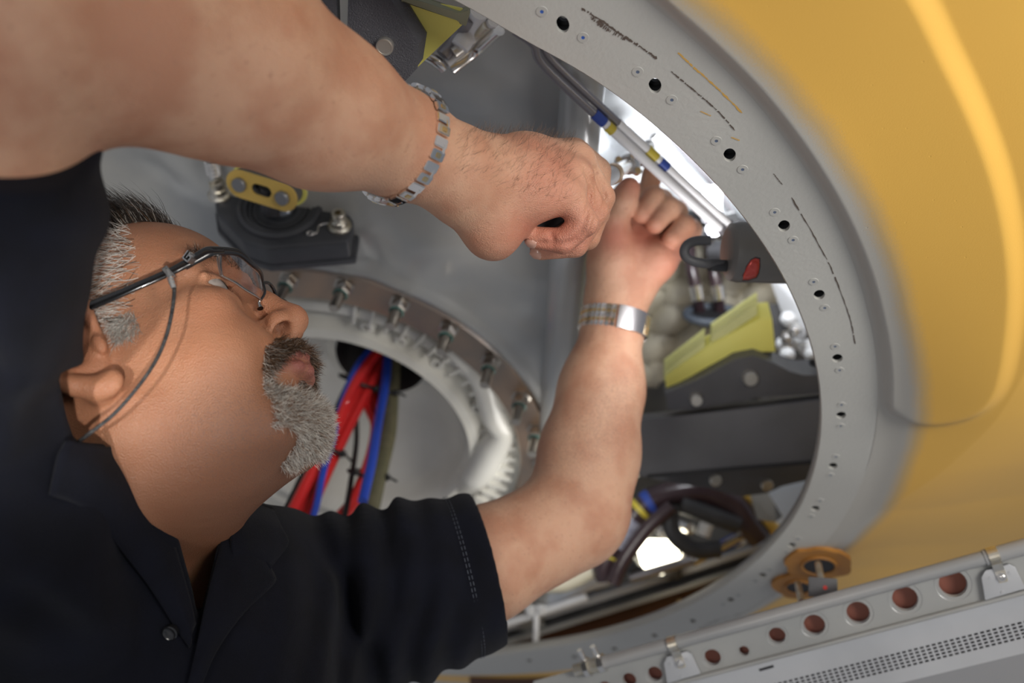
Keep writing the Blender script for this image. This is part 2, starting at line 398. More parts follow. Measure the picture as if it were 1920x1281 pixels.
Q = np.stack([i + j, i + j + 1, i + nr + j + 1, i + nr + j], -1).reshape(-1, 4)
skin = mesh_np('painted_skin', W, [Q], None, cowl)
# paint mask: grey primer near the flange, yellow further out
mask = sstep((rad - np.repeat(ro, len(RR)) - np.interp(tt, [-1.6, -.9, -.5, 0.1, .3, .6, .9], [.0, .008, .018, .016, .010, .004, .000])) / np.interp(tt, [-1.6, -.5, .1, .9], [.012, .028, .034, .040]))
at = skin.data.attributes.new('paint', 'FLOAT', 'POINT'); at.data.foreach_set('value', mask.astype(np.float32))
pm = bpy.data.materials.new('yellow_paint_over_grey_primer'); pm.use_nodes = True
N = pm.node_tree.nodes; L = pm.node_tree.links; b = N['Principled BSDF']
an = N.new('ShaderNodeAttribute'); an.attribute_name = 'paint'
tc = N.new('ShaderNodeTexCoord'); n1 = N.new('ShaderNodeTexNoise'); n1.inputs['Scale'].default_value = 14; n1.inputs['Detail'].default_value = 8
n2 = N.new('ShaderNodeTexNoise'); n2.inputs['Scale'].default_value = 900; n3 = N.new('ShaderNodeTexNoise'); n3.inputs['Scale'].default_value = 5
for q in (n1, n2, n3): L.new(tc.outputs['Object'], q.inputs['Vector'])
ma = N.new('ShaderNodeMath'); ma.operation = 'MULTIPLY_ADD'; ma.inputs[1].default_value = 0.35; L.new(n1.outputs['Fac'], ma.inputs[0])
mb = N.new('ShaderNodeMath'); mb.operation = 'ADD'; mb.inputs[1].default_value = -0.175; L.new(an.outputs['Fac'], mb.inputs[0]); L.new(mb.outputs[0], ma.inputs[2])
mc = N.new('ShaderNodeMath'); mc.operation = 'MULTIPLY_ADD'; mc.inputs[1].default_value = 0.3; L.new(n2.outputs['Fac'], mc.inputs[0])
md = N.new('ShaderNodeMath'); md.operation = 'ADD'; md.inputs[1].default_value = -0.15; L.new(ma.outputs[0], md.inputs[0]); L.new(md.outputs[0], mc.inputs[2])
cr_ = N.new('ShaderNodeValToRGB'); e = cr_.color_ramp.elements
e[0].position = 0.12; e[0].color = (0.43, 0.415, 0.385, 1); e[1].position = 0.9; e[1].color = (0.76, 0.44, 0.085, 1)
x = e.new(0.5); x.color = (0.52, 0.37, 0.18, 1)
L.new(mc.outputs[0], cr_.inputs['Fac'])
mx = N.new('ShaderNodeMix'); mx.data_type = 'RGBA'; mx.blend_type = 'MULTIPLY'; mx.inputs['Factor'].default_value = 1
r3 = N.new('ShaderNodeValToRGB'); r3.color_ramp.elements[0].color = (.9, .9, .88, 1); r3.color_ramp.elements[1].color = (1, 1, 1, 1); L.new(n3.outputs['Fac'], r3.inputs['Fac'])
L.new(cr_.outputs['Color'], mx.inputs[6]); L.new(r3.outputs['Color'], mx.inputs[7]); L.new(mx.outputs[2], b.inputs['Base Color'])
b.inputs['Roughness'].default_value = 0.45
vo = N.new('ShaderNodeTexVoronoi'); vo.inputs['Scale'].default_value = 75; L.new(tc.outputs['Object'], vo.inputs['Vector'])
pr = N.new('ShaderNodeValToRGB'); pr.color_ramp.elements[0].position = 0.0; pr.color_ramp.elements[0].color = (0, 0, 0, 1); pr.color_ramp.elements[1].position = 0.06; pr.color_ramp.elements[1].color = (1, 1, 1, 1)
L.new(vo.outputs['Distance'], pr.inputs['Fac'])
bp = N.new('ShaderNodeBump'); bp.inputs['Strength'].default_value = 0.25; bp.inputs['Distance'].default_value = 0.0008; L.new(pr.outputs['Color'], bp.inputs['Height'])
bp2 = N.new('ShaderNodeBump'); bp2.inputs['Strength'].default_value = 0.12; bp2.inputs['Distance'].default_value = 0.0006; L.new(n2.outputs['Fac'], bp2.inputs['Height']); L.new(bp.outputs['Normal'], bp2.inputs['Normal'])
L.new(bp2.outputs['Normal'], b.inputs['Normal'])
skin.data.materials.append(pm)
# sealed posts coming out of the cowling
for k, (cx, cy, R_, seed) in enumerate([(1535, 1057, .0185, 3), (1497, 1097, .0150, 5)]):
    a, b_ = R1.hit(cx, cy, -0.002); rnd = random.Random(seed)
    ls = [(a + R_ * (1.62 + .35 * rnd.random()) * math.cos(q) * 1.05, b_ + R_ * (1.62 + .35 * rnd.random()) * math.sin(q)) for q in np.linspace(0, 2 * math.pi, 22, endpoint=False)]
    ls = [p[:2] for p in smooth_path([(*p, 0) for p in ls + ls[:1]], 67)][:-1]
    prism('sealant_patch', R1, ls, -0.0042 - .0004 * k, 0.001, M['orange'], cowl, 0)
    fr = R1.at(a, b_, -0.0045)
    lathe('grommet', fr, [(R_ * 1.06, 0.001), (R_ * 1.02, -0.0022), (R_ * 0.9, -0.0020), (R_ * .86, 0.0008), (0, 0.001)], M['orange'], cowl, 32)
    lathe('recess', fr, [(R_ * .87, -0.0008), (R_ * .5, -0.0010), (0, -0.0010)], M['black'], cowl, 32)

# ------------------------------------------------------------------ rail with lightening holes, conduit, clamps, vent panel
ra = P(1787, 1095, .84); rb = P(1180, 1274, .93)
ex = (rb - ra).normalized()
down = Vector((0.16, 0.02, -1.0)); nrm = ex.cross(down).normalized()
if nrm.y < 0: nrm = -nrm
SR = Fr(ra, ex, None, nrm)
sgn = 1 if SR.v.dot(down) > 0 else -1
LH = [(1787, 1095, 25), (1697, 1123, 23), (1609, 1149, 21), (1527, 1172, 19.5), (1457, 1192, 15.5), (1395, 1221, 9.5), (1336, 1233, 15.5), (1228, 1264, 14), (1180, 1275, 13), (1135, 1290, 12)]
x0 = SR.hit(2010, 1030)[0]; x1 = SR.hit(1000, 1300)[0]
loops = []; flr = []
for px, py, rp in LH:
    a, b_ = SR.hit(px, py); dd = SR(a, b_).y; r_ = rp / F * dd
    flr.append((a, b_, r_)); loops.append([(q_[0], q_[1]) for q_ in circ(a, b_, r_, 28)[::-1]])
def ledge(px, py): return SR.hit(px, py)
tl = ledge(2010, 1008); tr = ledge(1000, 1278); bl = ledge(2010, 1088); br = ledge(1000, 1352)
rail = empty('lightening_hole_rail', SR(0, 0), 'grey metal rail with a row of round flared holes below the yellow cowling', 'rail')
plate('web', SR, [tl, bl, br, tr], loops, 0, 0.0012, M['grey_sheet'], rail)
for (a, b_, r_) in flr:
    lathe('hole_flare', SR.at(a, b_, 0), [(r_ * 1.32, -0.0003), (r_ * 1.22, 0.0004), (r_ * 1.08, 0.0028), (r_ * 1.0, 0.0048), (r_ * .98, 0.0048)], mat('flare_metal', (0.42, 0.42, 0.42), .3, .4) if 'flare_metal' not in bpy.data.materials else bpy.data.materials['flare_metal'], rail, 32)
# dark red-brown backing seen through the holes
bk = SR.shift(0.014)
prism('backing_strip', bk, [(tl[0], (tl[1] * .8 + bl[1] * .2)), (bl[0], bl[1]), (br[0], br[1]), (tr[0], tr[1] * .8 + br[1] * .2)], 0, 0.002, M['rust'], rail, 0)
# folded lip along the bottom
lp = [SR(*ledge(2010, 1086), -0.002), SR(*ledge(1000, 1350), -0.002)]
tube('bottom_lip', lp, 0.0022, M['grey_sheet'], rail)
d2 = SR.v * sgn
c0 = SR(*SR.hit(2010, 998), -0.004); c1 = SR(*SR.hit(1095, 1250), -0.004)
cond = empty('conduit', c0, 'long grey round conduit tube running along the top of the holed rail', 'tube')
tube('conduit_tube', [c0, c1], 0.0062, M['grey_tube'], cond, sides=28)
tube('sleeve_joint', [c0 + (c1 - c0) * .0, c0 + (c1 - c0) * .16], 0.0070, M['grey_tube'], cond, sides=28)
cdir = (c1 - c0).normalized()
def along(px):
    # the point of the conduit seen at column px
    best = min(np.linspace(0, 1, 800), key=lambda s: abs(960 + F * (c0 + (c1 - c0) * s).x / (c0 + (c1 - c0) * s).y - px)); return c0 + (c1 - c0) * best
def clamp(px, label, scale=1.0):
    p = along(px); t = empty('tube_clamp', p, label, 'clamp', 'clamps on the grey conduit')
    nn = SR.n; w = 0.0085 * scale
    cf = Fr(p, cdir, None, nn)         # u along the conduit
    s = 1 if cf.v.dot(d2) > 0 else -1
    # strap: half loop over the conduit and a tab hanging down
    r = 0.0080; prof = [(-r * .4, 0.006)] + [(-r * math.cos(a), -r * math.sin(a)) for a in np.linspace(.2, math.pi - .5, 10)] + [(r * 1.05, -0.0035), (r * 1.7, -0.0020), (r * 3.0, -0.0020)]
    V = []; Q = []
    for k, (y, h) in enumerate(prof):
        ww = w * (1.0 if k < len(prof) - 1 else .8)
        for dh in (0, 0.0009): V += [cf(-ww / 2, s * y, h + dh), cf(ww / 2, s * y, h + dh)]
    m_ = len(prof)
    for k in range(m_ - 1):
        a = 4 * k; b2 = 4 * k + 4
        Q += [(a, a + 1, b2 + 1, b2), (a + 2, b2 + 2, b2 + 3, a + 3), (a, b2, b2 + 2, a + 2), (a + 1, a + 3, b2 + 3, b2 + 1)]
    Q += [(0, 2, 3, 1), (4 * m_ - 4, 4 * m_ - 3, 4 * m_ - 1, 4 * m_ - 2)]
    mesh_np('strap', V, [Q], M['cad'], t, False)
    # bracket plate under the tab
    yc = s * 0.0215; ww = .013 * scale
    prism('bracket', cf, [(-ww, yc - s * .0075), (-ww * .7, yc - s * .011), (ww * .8, yc - s * .011), (ww * 1.2, yc - s * .006), (ww * 1.5, yc + s * .0135), (-ww * 1.1, yc + s * .0125)], -0.0012, 0.003, M['white_sheet'], t, 0.0008)
    bf = cf.at(0, s * r * 2.35, -0.0022)
    lathe('washer', bf, [(0.0037, 0), (0.0037, -0.0006), (0.0015, -0.0006)], M['silver'], t, 20)
    lathe('bolt', bf, [(0.0026, 0), (0.0026, -0.0022), (0.0020, -0.0026), (0.0012, -0.0026), (0.0011, -0.0016), (0, -0.0016)], M['silver'], t, 6)
    for dx, dy in ((-ww * .55, -.0035), (ww * .7, -.0035), (ww * .3, .0105)):
        lathe('rivet', cf.at(dx * 1.0, yc + s * dy, -0.0012), [(0.0017, 0), (0.0015, -0.0004), (0, -0.0004)], M['white_sheet'], t, 14)
    return t
clamp(1862, 'pale metal clamp strap with hex bolt on the right end of the grey conduit')
clamp(1262, 'smaller looking pale clamp strap on the blurred middle of the grey conduit')
# fitting at the far left end of the conduit
fit = empty('pipe_fitting', along(1115), 'shiny threaded pipe fitting at the left end of the conduit', 'fitting')
pf = along(1112)
for k, (s0, s1, rr) in enumerate([(-.012, -.006, .0095), (-.006, .004, .0072), (.004, .009, .0098), (.009, .02, .006)]):
    lathe('fitting_nut', Fr(pf + cdir * s0, SR.v, None, cdir), [(0, 0), (rr, 0), (rr, s1 - s0), (0, s1 - s0)], M['cad'] if k % 2 else M['silver'], fit, 8)
for dx in (-.008, .006):
    tube('fitting_stud', [pf + cdir * dx, pf + cdir * dx - d2 * .019 - SR.n * .004], 0.0028, M['silver'], fit)
# posts with their small block, standing between cowling and conduit
blk = empty('post_block', P(1548, 1100, .90), 'small grey block with a red dot between two brass posts', 'block')
bfm = face_frame(P(1543, 1102, .905), (0.25, 0, 1)); bfm = Fr(bfm.o, bfm.u * 1.0 + Vector((0, 0, -.25)) * (1 if bfm.u.x > 0 else -1) * -1, None, bfm.n)
box('body', bfm, 0.026, 0.018, -0.006, 0.010, M['anth_smooth'], blk, 0.0012)
lathe('red_dot', bfm.at(0.002 * (1 if bfm.u.x > 0 else -1), 0.0, -0.0062), [(0.0020, 0), (0.0020, -0.0003), (0, -0.0003)], mat('red_paint_dot', (.6, .04, .03), .5), blk, 14)
tube('post', [P(1534, 1058, 1.0), P(1543, 1100, .912)], 0.0035, M['cad'], blk)
tube('post', [P(1496, 1095, 1.015), P(1503, 1130, .93)], 0.0035, M['cad'], blk)
# vent panel below the rail
VP = SR.shift(0.004)
a0 = VP.hit(2010, 1090); a1 = VP.hit(1000, 1352)
vent = empty('vent_panel', VP(*a0), 'pale grey sheet panel with a perforated strip under the holed rail', 'panel')
dn = Vector((a1[0] - a0[0], a1[1] - a0[1])).normalized(); pn = Vector((-dn.y, dn.x)); 
if (SR.u * pn.x + SR.v * pn.y).dot(down) < 0: pn = -pn
def vq(s, w): return (a0[0] + dn.x * s + pn.x * w, a0[1] + dn.y * s + pn.y * w)
def sw(px, py):
    q = VP.hit(px, py); dx = q[0] - a0[0]; dy = q[1] - a0[1]; return dx * dn.x + dy * dn.y, dx * pn.x + dy * pn.y
wtop = sw(1900, 1168)[1]; wbot = sw(1900, 1203)[1]; s_l = sw(1900, 1180)[0]; s_r = sw(1430, 1281)[0]
prism('upper_sheet', VP, [vq(-.05, 0), vq(.75, 0), vq(.75, wtop), vq(-.05, wtop)], 0, .001, M['white_sheet'], vent, 0)
prism('lower_sheet', VP, [vq(-.05, wbot), vq(.75, wbot), vq(.75, wbot + .012), vq(-.05, wbot + .012)], 0, .001, M['white_sheet'], vent, 0)
# the sheet folds back below the perforated strip
V = [VP(*vq(-.05, wbot + .012)), VP(*vq(.75, wbot + .012)), VP(*vq(.75, wbot + .10), -0.05), VP(*vq(-.05, wbot + .10), -0.05)]
V2 = [q + VP.n * .001 for q in V]
bm = bmesh.new(); add_prism(bm, V, V2); from_bm('folded_sheet', bm, mat('mid_grey_sheet', (0.27, 0.28, 0.30), .4, .1), vent)
rows = 5; pitch = (wbot - wtop) / rows; V = []; Q = []; s = -0.04; px_ = 0.0052
cnt = 0
while s < 0.62:
    for r_ in range(rows):
        y0 = wtop + r_ * pitch; c = 0.20; off = 0.0
        A0 = s; A1 = s + px_; hx0 = s + px_ * .22; hx1 = s + px_ * .86; hy0 = y0 + pitch * .24; hy1 = y0 + pitch * .80
        k = len(V)
        for (x_, y_) in ((A0, y0), (A1, y0), (A1, y0 + pitch), (A0, y0 + pitch), (hx0, hy0), (hx1, hy0), (hx1, hy1), (hx0, hy1)): V.append(VP(*vq(x_, y_), 0))
        Q += [(k, k + 1, k + 5, k + 4), (k + 1, k + 2, k + 6, k + 5), (k + 2, k + 3, k + 7, k + 6), (k + 3, k, k + 4, k + 7)]
    s += px_
mesh_np('perforated_strip', V, [Q], M['white_sheet'], vent, False)
prism('dark_backing', VP.shift(.004), [vq(-.05, wtop - .002), vq(.75, wtop - .002), vq(.75, wbot + .002), vq(-.05, wbot + .002)], 0, .001, M['black'], vent, 0)
q0 = VP.hit(1437, 1253); prism('slot', VP, [(q0[0] - .007, q0[1] - .0012), (q0[0] + .007, q0[1] - .0012), (q0[0] + .007, q0[1] + .0012), (q0[0] - .007, q0[1] + .0012)], -0.0003, .0005, M['black'], vent, 0)
# ------------------------------------------------------------------ inside the opening: bulkhead, stud ring and housing
K2 = 1.25
R2 = ring_frame(-.1774, -.0983, .2207, .7293, K2)
RS, RO = .2095 * K2, .2205 * K2
STUDS = [(548, 524), (648, 536), (750, 567), (845, 608), (920, 672), (976, 740), (1008, 800)]
def polar2(px, py, h=0):
    a, b = R2.hit(px, py, h); return math.hypot(a, b), math.atan2(b, a)
sa = [polar2(*p)[1] for p in STUDS]
step = -.2397
# bulkhead wall: a dished sheet running outward from the stud ring, cut off beside the arm
NA, NR = 260, 90
aa = np.linspace(0, 2 * math.pi, NA, endpoint=False); rr = np.linspace(RO + .004, .78, NR)
A, Rr = np.meshgrid(aa, rr, indexing='ij')
h = -0.004 + 0.0 * Rr
h = h - 0.006 * np.exp(-((Rr - RO - .012) / .008) ** 2)
h -= 0.15 * np.clip(Rr - .46, 0, 1) ** 1.6
X = Rr * np.cos(A); Y = Rr * np.sin(A)
def bump(cx, cy, s, amp):
    a, b = R2.hit(cx, cy); return amp * np.exp(-(((X - a) ** 2 + (Y - b) ** 2) / s ** 2))
rs = np.random.RandomState(4)
for (bx, by, s, amp) in [(860, 520, .035, .008), (1010, 600, .03, .008), (700, 480, .03, .010), (640, 470, .02, -.006), (1000, 430, .05, .012), (250, 330, .05, .016), (330, 300, .03, -.012), (830, 460, .04, -.010), (960, 180, .09, .02), (900, 130, .05, -.015), (1050, 250, .06, -.015), (300, 330, .02, .01)]:
    h += bump(bx, by, s, amp)
for _ in range(40):
    q = rs.uniform(0, 2 * math.pi); w = rs.uniform(.3, .6); s = rs.uniform(.012, .05)
    h += rs.uniform(-.004, .004) * np.exp(-(((X - w * math.cos(q)) ** 2 + (Y - w * math.sin(q)) ** 2) / s ** 2))
oo = np.array(R2.o); u_ = np.array(R2.u); v_ = np.array(R2.v); n_ = np.array(R2.n)
W = oo + X[..., None] * u_ + Y[..., None] * v_ + h[..., None] * n_
cutx, _c = R2.hit(1052, 640)
cutdir = np.array(R2.hit(1096, 140)) - np.array(R2.hit(1050, 700)); cp = np.array(R2.hit(1050, 700))
side = (X - cp[0]) * cutdir[1] - (Y - cp[1]) * cutdir[0]
i = np.arange(NA)[:, None] * NR; j = np.arange(NR - 1)[None]; i2 = ((np.arange(NA) + 1) % NA)[:, None] * NR
Q = np.stack([i + j, i + j + 1, i2 + j + 1, i2 + j], -1).reshape(-1, 4)
sg = side.ravel()
ref = (R2.hit(700, 400)[0] - cp[0]) * cutdir[1] - (R2.hit(700, 400)[1] - cp[1]) * cutdir[0]
keep = (np.sign(sg[Q]) == np.sign(ref)).any(1)
Q = Q[keep]
bulk = mesh_np('wall_back', W.reshape(-1, 3), [Q], M['wall'])
bm = bmesh.new(); bm.from_mesh(bulk.data)
bmesh.ops.delete(bm, geom=[v for v in bm.verts if not v.link_faces], context='VERTS')
bmesh.ops.solidify(bm, geom=list(bm.faces), thickness=0.002); bm.to_mesh(bulk.data); bm.free()
tag(bulk, kind='structure')
# rolled edge of the bulkhead beside the arm
e0 = R2(*(cp - cutdir * .6), 0.0); e1 = R2(*(cp + cutdir * 1.4), -0.02)
edge = tube('trim_1', [e0, (e0 + e1) / 2 + R2.n * -.0, e1], .02, M['wall'], None, sides=24); tag(edge, kind='structure')
# stud ring
ring = empty('stud_ring', R2(RS, 0), 'copper-brown flat metal ring set with threaded studs around the white housing', 'ring')
lathe('band', R2, [(RO, -0.006), (RO, 0.004), (RS - .026, 0.004), (RS - .026, -0.004), (RS - .024, -0.006), (RO, -0.006)], M['copper'], ring, 128)
M['stud'] = mat('grey_brown_stud_steel', (.46, .42, .37), .3, 1.0)
a_s = [sa[0] + step * 0 - step * k for k in (3, 2, 1)] + sa + [sa[-1] + step * k for k in (1, 2, 3, 4, 5)]
for t in a_s:
    q = (RS + .002) ; fr = R2.at(q * math.cos(t), q * math.sin(t), -0.006)
    nd = R2.n * 1.0
    s = lathe('stud', fr, [(0.0062, 0.0), (0.0062, -0.036), (0.0052, -0.040), (0.0, -0.040)], M['stud'], ring, 16)
    lathe('nut', fr, [(0.0125, 0), (0.0125, -0.001), (0.0098, -0.0018), (0.0098, -0.012), (0.0078, -0.014), (0.006, -0.014)], M['stud'], s, 6)
    lathe('washer', fr, [(0.0070, -.014), (0.0088, -0.0155), (0.0070, -.017)], mat('green_seal', (.05, .14, .12), .4) if 'green_seal' not in bpy.data.materials else bpy.data.materials['green_seal'], s, 16)
# white cast housing inside the ring
ri = RS - .026
hs = empty('cast_housing', R2(0, 0, .1), 'glossy white cast dish housing with a dark round cable hole and moulded ribs', 'housing')
lathe('outer_ledge', R2, [(ri, -0.002), (ri, .012), (ri - .014, .016), (ri - .018, .010), (ri - .030, .009), (ri - .035, .018), (ri - .044, .026), (ri - .050, .020)], M['enamel'], hs, 128)
lathe('moulded_ring', R2, [(ri - .050, .020), (ri - .056, .006), (ri - .066, .002), (ri - .074, .010), (ri - .078, .024)], M['enamel'], hs, 128)
# bowl with an off-centre round hole
ha, hb = R2.hit(710, 684, .07); hr = .060; ro_ = ri - .078
NA2, NR2 = 160, 40
th = np.linspace(0, 2 * math.pi, NA2, endpoint=False); V = []
for t in th:
    dx, dy = math.cos(t), math.sin(t)          # from the hole centre out to the bowl's rim
    B_ = ha * dx + hb * dy; Cc = ha * ha + hb * hb - ro_ * ro_; far = -B_ + math.sqrt(max(B_ * B_ - Cc, 1e-6))
    for k in range(NR2):
        s = k / (NR2 - 1); q = hr + (max(far, hr + .004) - hr) * s; x_ = ha + dx * q; y_ = hb + dy * q
        r_ = math.hypot(x_, y_) / ro_; hh = .024 + .075 * math.sqrt(max(0, 1 - r_ ** 2.4))
        w = math.exp(-((q - hr) / .012) ** 2); hh = hh * (1 - w) + w * (.082)
        V.append(R2(x_, y_, hh))
i = np.arange(NA2)[:, None] * NR2; j = np.arange(NR2 - 1)[None]; i2 = ((np.arange(NA2) + 1) % NA2)[:, None] * NR2
mesh_np('bowl', V, [np.stack([i + j, i + j + 1, i2 + j + 1, i2 + j], -1).reshape(-1, 4)], M['enamel'], hs)
hf = R2.at(ha, hb, .082)
lathe('cable_hole', hf, [(hr + .001, -.002), (hr, 0.0), (hr * .98, .05), (hr * .9, .09), (0, .095)], mat('dark_socket', (.05, .05, .05), .5), hs, 48)
for k in range(34):                            # radial ribs on the ledge
    t = -1.9 + k * .095
    f2 = R2.at((ri - .022) * math.cos(t), (ri - .022) * math.sin(t), .009); f2 = Fr(f2.o, R2.u * math.cos(t) + R2.v * math.sin(t), None, R2.n)
    box('rib', f2, .030, .0035, -0.006, .002, M['enamel'], hs, .001)
for t in (sa[0] + .1, sa[1] - .12, sa[2] - .10, sa[4] + .10, sa[5] - .1, sa[6] - .12, sa[6] - .55, sa[6] - 1.0):
    f2 = R2.at((ri - .046) * math.cos(t), (ri - .046) * math.sin(t), .024)
    lathe('boss', f2, [(.011, .004), (.009, -.010), (.0075, -.012), (.0035, -.012), (.0032, -.006), (0, -.006)], M['enamel'], hs, 16)
# flowing moulded channel on the right of the bowl
chp = [R2(*R2.hit(x, y, .02), .012) for x, y in [(850, 640), (905, 700), (930, 770), (945, 800), (925, 830), (895, 880), (870, 905)]]
tube('moulded_channel', chp, [.012, .016, .018, .016, .022, .022, .012], M['enamel'], hs, sides=20)
# things behind: base wall of the bay
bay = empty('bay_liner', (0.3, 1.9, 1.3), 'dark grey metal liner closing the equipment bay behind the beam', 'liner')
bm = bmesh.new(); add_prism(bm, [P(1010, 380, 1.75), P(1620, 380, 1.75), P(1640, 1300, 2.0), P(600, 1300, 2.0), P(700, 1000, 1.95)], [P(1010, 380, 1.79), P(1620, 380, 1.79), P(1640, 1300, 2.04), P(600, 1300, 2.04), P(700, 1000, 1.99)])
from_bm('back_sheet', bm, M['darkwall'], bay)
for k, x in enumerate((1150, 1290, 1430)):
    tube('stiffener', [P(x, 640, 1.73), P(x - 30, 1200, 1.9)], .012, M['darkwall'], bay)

# ------------------------------------------------------------------ cables and zip ties
def cable(name, pix, d, r, m, label, cat='cable', group=None, fl=1.0):
    pts = [P(x, y, dd) for (x, y), dd in zip(pix, d)]
    o = tube(name, pts, r, m, None, n=40, sides=14, flat=fl); tag(o, label, cat, group or 'cables hanging from the dish hole'); return o
D0 = R2.o.y; dh = hf.o.y
cab = [
 ('cable', [(712, 655), (668, 715), (628, 800), (588, 880), (548, 960), (500, 1060)], .0070, 'red', 'thick red cable at the outer left of the left bundle beneath the beard'),
 ('cable', [(720, 655), (680, 720), (640, 800), (600, 885), (560, 965), (512, 1065)], .0070, 'red', 'thick red cable in the middle of the left bundle'),
 ('cable', [(728, 650), (694, 722), (652, 805), (614, 885), (578, 965), (530, 1065)], .0066, 'red', 'thick red cable on the inner right of the left bundle'),
 ('cable', [(704, 650), (658, 712), (616, 800), (574, 878), (534, 960), (480, 1060)], .0040, 'blackcable', 'thin black cable running along the left of the red bundle'),
 ('cable', [(708, 640), (668, 690), (640, 760), (622, 830), (606, 885), (590, 960), (560, 1050)], .0042, 'blue', 'thin blue cable running behind the left red bundle'),
 ('cable', [(722, 655), (700, 730), (712, 800), (700, 860), (672, 930), (632, 985), (600, 1060)], .0072, 'red', 'thick red cable bowing out in the right bundle'),
 ('cable', [(716, 650), (688, 745), (704, 800), (690, 870), (660, 940), (618, 990), (585, 1060)], .0066, 'red', 'thick red cable on the left of the right bundle'),
 ('cable', [(728, 650), (722, 720), (712, 775), (705, 815), (696, 870), (680, 940)], .0058, 'blue', 'bright blue cable at the top right of the bundle under the hole'),
 ('cable', [(668, 780), (668, 830), (660, 890), (648, 960), (630, 1040)], .0034, 'blackcable', 'thin black cable hanging between the two red bundles'),
 ('cable', [(738, 655), (733, 740), (728, 810), (712, 880), (694, 960), (672, 1050)], .0105, 'olive', 'broad olive sleeved cable at the right of the right bundle'),
]
for k, (nm, px_, r_, m_, lb) in enumerate(cab):
    n = len(px_); d0 = dh + .02 + (.004 * (k % 3)); d1 = 1.08
    dd = [d0 + (d1 - d0) * (i / (n - 1)) + .006 * ((k * 7) % 4) - .012 for i in range(n)]
    cable(nm, px_, dd, r_, M[m_], lb)
def tie(cx, cy, d, rx, ang, label):
    t = empty('zip_tie', P(cx, cy, d), label, 'zip tie', 'zip ties on the cable bundles')
    ca, sa_ = math.cos(ang), math.sin(ang); u = Vector((ca, 0, -sa_)); w = Vector((0, 1, 0)); c = P(cx, cy, d)
    pts = [c + u * (rx * math.cos(a)) + w * (rx * .75 * math.sin(a)) for a in np.linspace(0, 2 * math.pi, 26)]
    tube('strap', pts, .0022, M['blackcable'], t, n=48, sides=8)
    f2 = Fr(c + u * rx * 1.0 - w * .006, u, None, Vector((0, 1, 0))); box('head', f2, .007, .0075, -.006, .003, M['blackcable'], t, .001)
    tube('tail', [c + u * rx, c + u * (rx + .012) + Vector((0, -.004, -.004))], .0015, M['blackcable'], t, sides=8)
tie(672, 716, 1.245, .026, .35, 'black zip tie near the hole around the left red bundle')
tie(725, 735, 1.24, .013, .05, 'black zip tie around blue and dark cables right of the hole')
tie(612, 832, 1.175, .024, .5, 'black zip tie on the left red bundle beside the beard')
tie(690, 888, 1.165, .024, .15, 'black zip tie low on the right red and olive bundle')

# ------------------------------------------------------------------ bearing block with yellow shackle
bf = Fr(P(520, 415, .99), (1, 0.05, -0.16), None, Vector((-.05, .78, -.58)))
if bf.v.z < 0: vs = 1
else: vs = 1
def bq(px, py, h=0): return bf.hit(px, py, h)
bb = empty('bearing_block', bf(0, 0), 'dark grey moulded mounting block with a round rubber bearing behind the glasses', 'mount')
out = [(398, 345), (405, 400), (455, 452), (500, 466), (655, 452), (662, 412), (640, 385), (600, 330), (500, 290), (410, 310)]
ol = [bq(*p, 0) for p in out]
M['block'] = mat('dark_moulded_block', (.055, .058, .066), .4, 0, (.07, .072, .08), 30, .1, 200)
prism('block', bf, ol, 0, .030, M['block'], bb, .004, segs=3)
ol2 = [(a * 1.06, b * 1.05) for a, b in ol]
prism('flange_plate', bf, ol2, .026, .034, M['block'], bb, .002)
ca_, cb_ = bq(525, 392, 0); cf = bf.at(ca_, cb_, 0)
lathe('bearing_ring', cf, [(.044, .001), (.044, -.004), (.040, -.006), (.037, -.003), (.034, -.003)], M['block'], bb, 40)
lathe('rubber_bellows', cf, [(.034, -.003), (.0315, .004), (.029, -.002), (.0265, .005), (.024, -.001), (.021, .006), (.018, .006)], M['darkrubber'], bb, 40)
lathe('ball', cf, [(.018, .006), (.017, -.006), (.012, -.012), (0, -.015)], mat('dark_steel', (.16, .17, .19), .25, .8), bb, 32)
def capnut(px, py, h, sc, label):
    a, b_ = bq(px, py, 0); fr = bf.at(a, b_, h); t = empty('cap_nut', fr.o, label, 'nut', 'nuts on the dark mounting block')
    lathe('base', fr, [(.012 * sc, 0), (.012 * sc, -.0025 * sc), (.0105 * sc, -.004 * sc), (.0088 * sc, -.005 * sc)], M['cad'], t, 24)
    lathe('collar', fr, [(.0088 * sc, -.004 * sc), (.0088 * sc, -.010 * sc), (.0070 * sc, -.012 * sc)], M['cad'], t, 12)
    lathe('socket_head', fr, [(.0072 * sc, -.010 * sc), (.0074 * sc, -.019 * sc), (.0064 * sc, -.0205 * sc), (.0035 * sc, -.0205 * sc), (.0033 * sc, -.012 * sc), (0, -.012 * sc)], M['cad'], t, 12)
capnut(637, 425, 0, 1.0, 'brass coloured socket nut on the right corner of the dark block')
capnut(412, 366, 0, 1.0, 'dull socket nut on the left corner of the dark block')
sp = empty('safety_wire', bf(*bq(600, 440), -.002), 'thin bent safety wire with a loop lying on the dark block', 'wire')
wp = [bf(*bq(x, y), -.002) for x, y in [(625, 420), (600, 425), (596, 436), (590, 441), (580, 444), (575, 440), (582, 437), (592, 440)]]
tube('wire', wp, .0009, M['silver'], sp, n=40, sides=8)
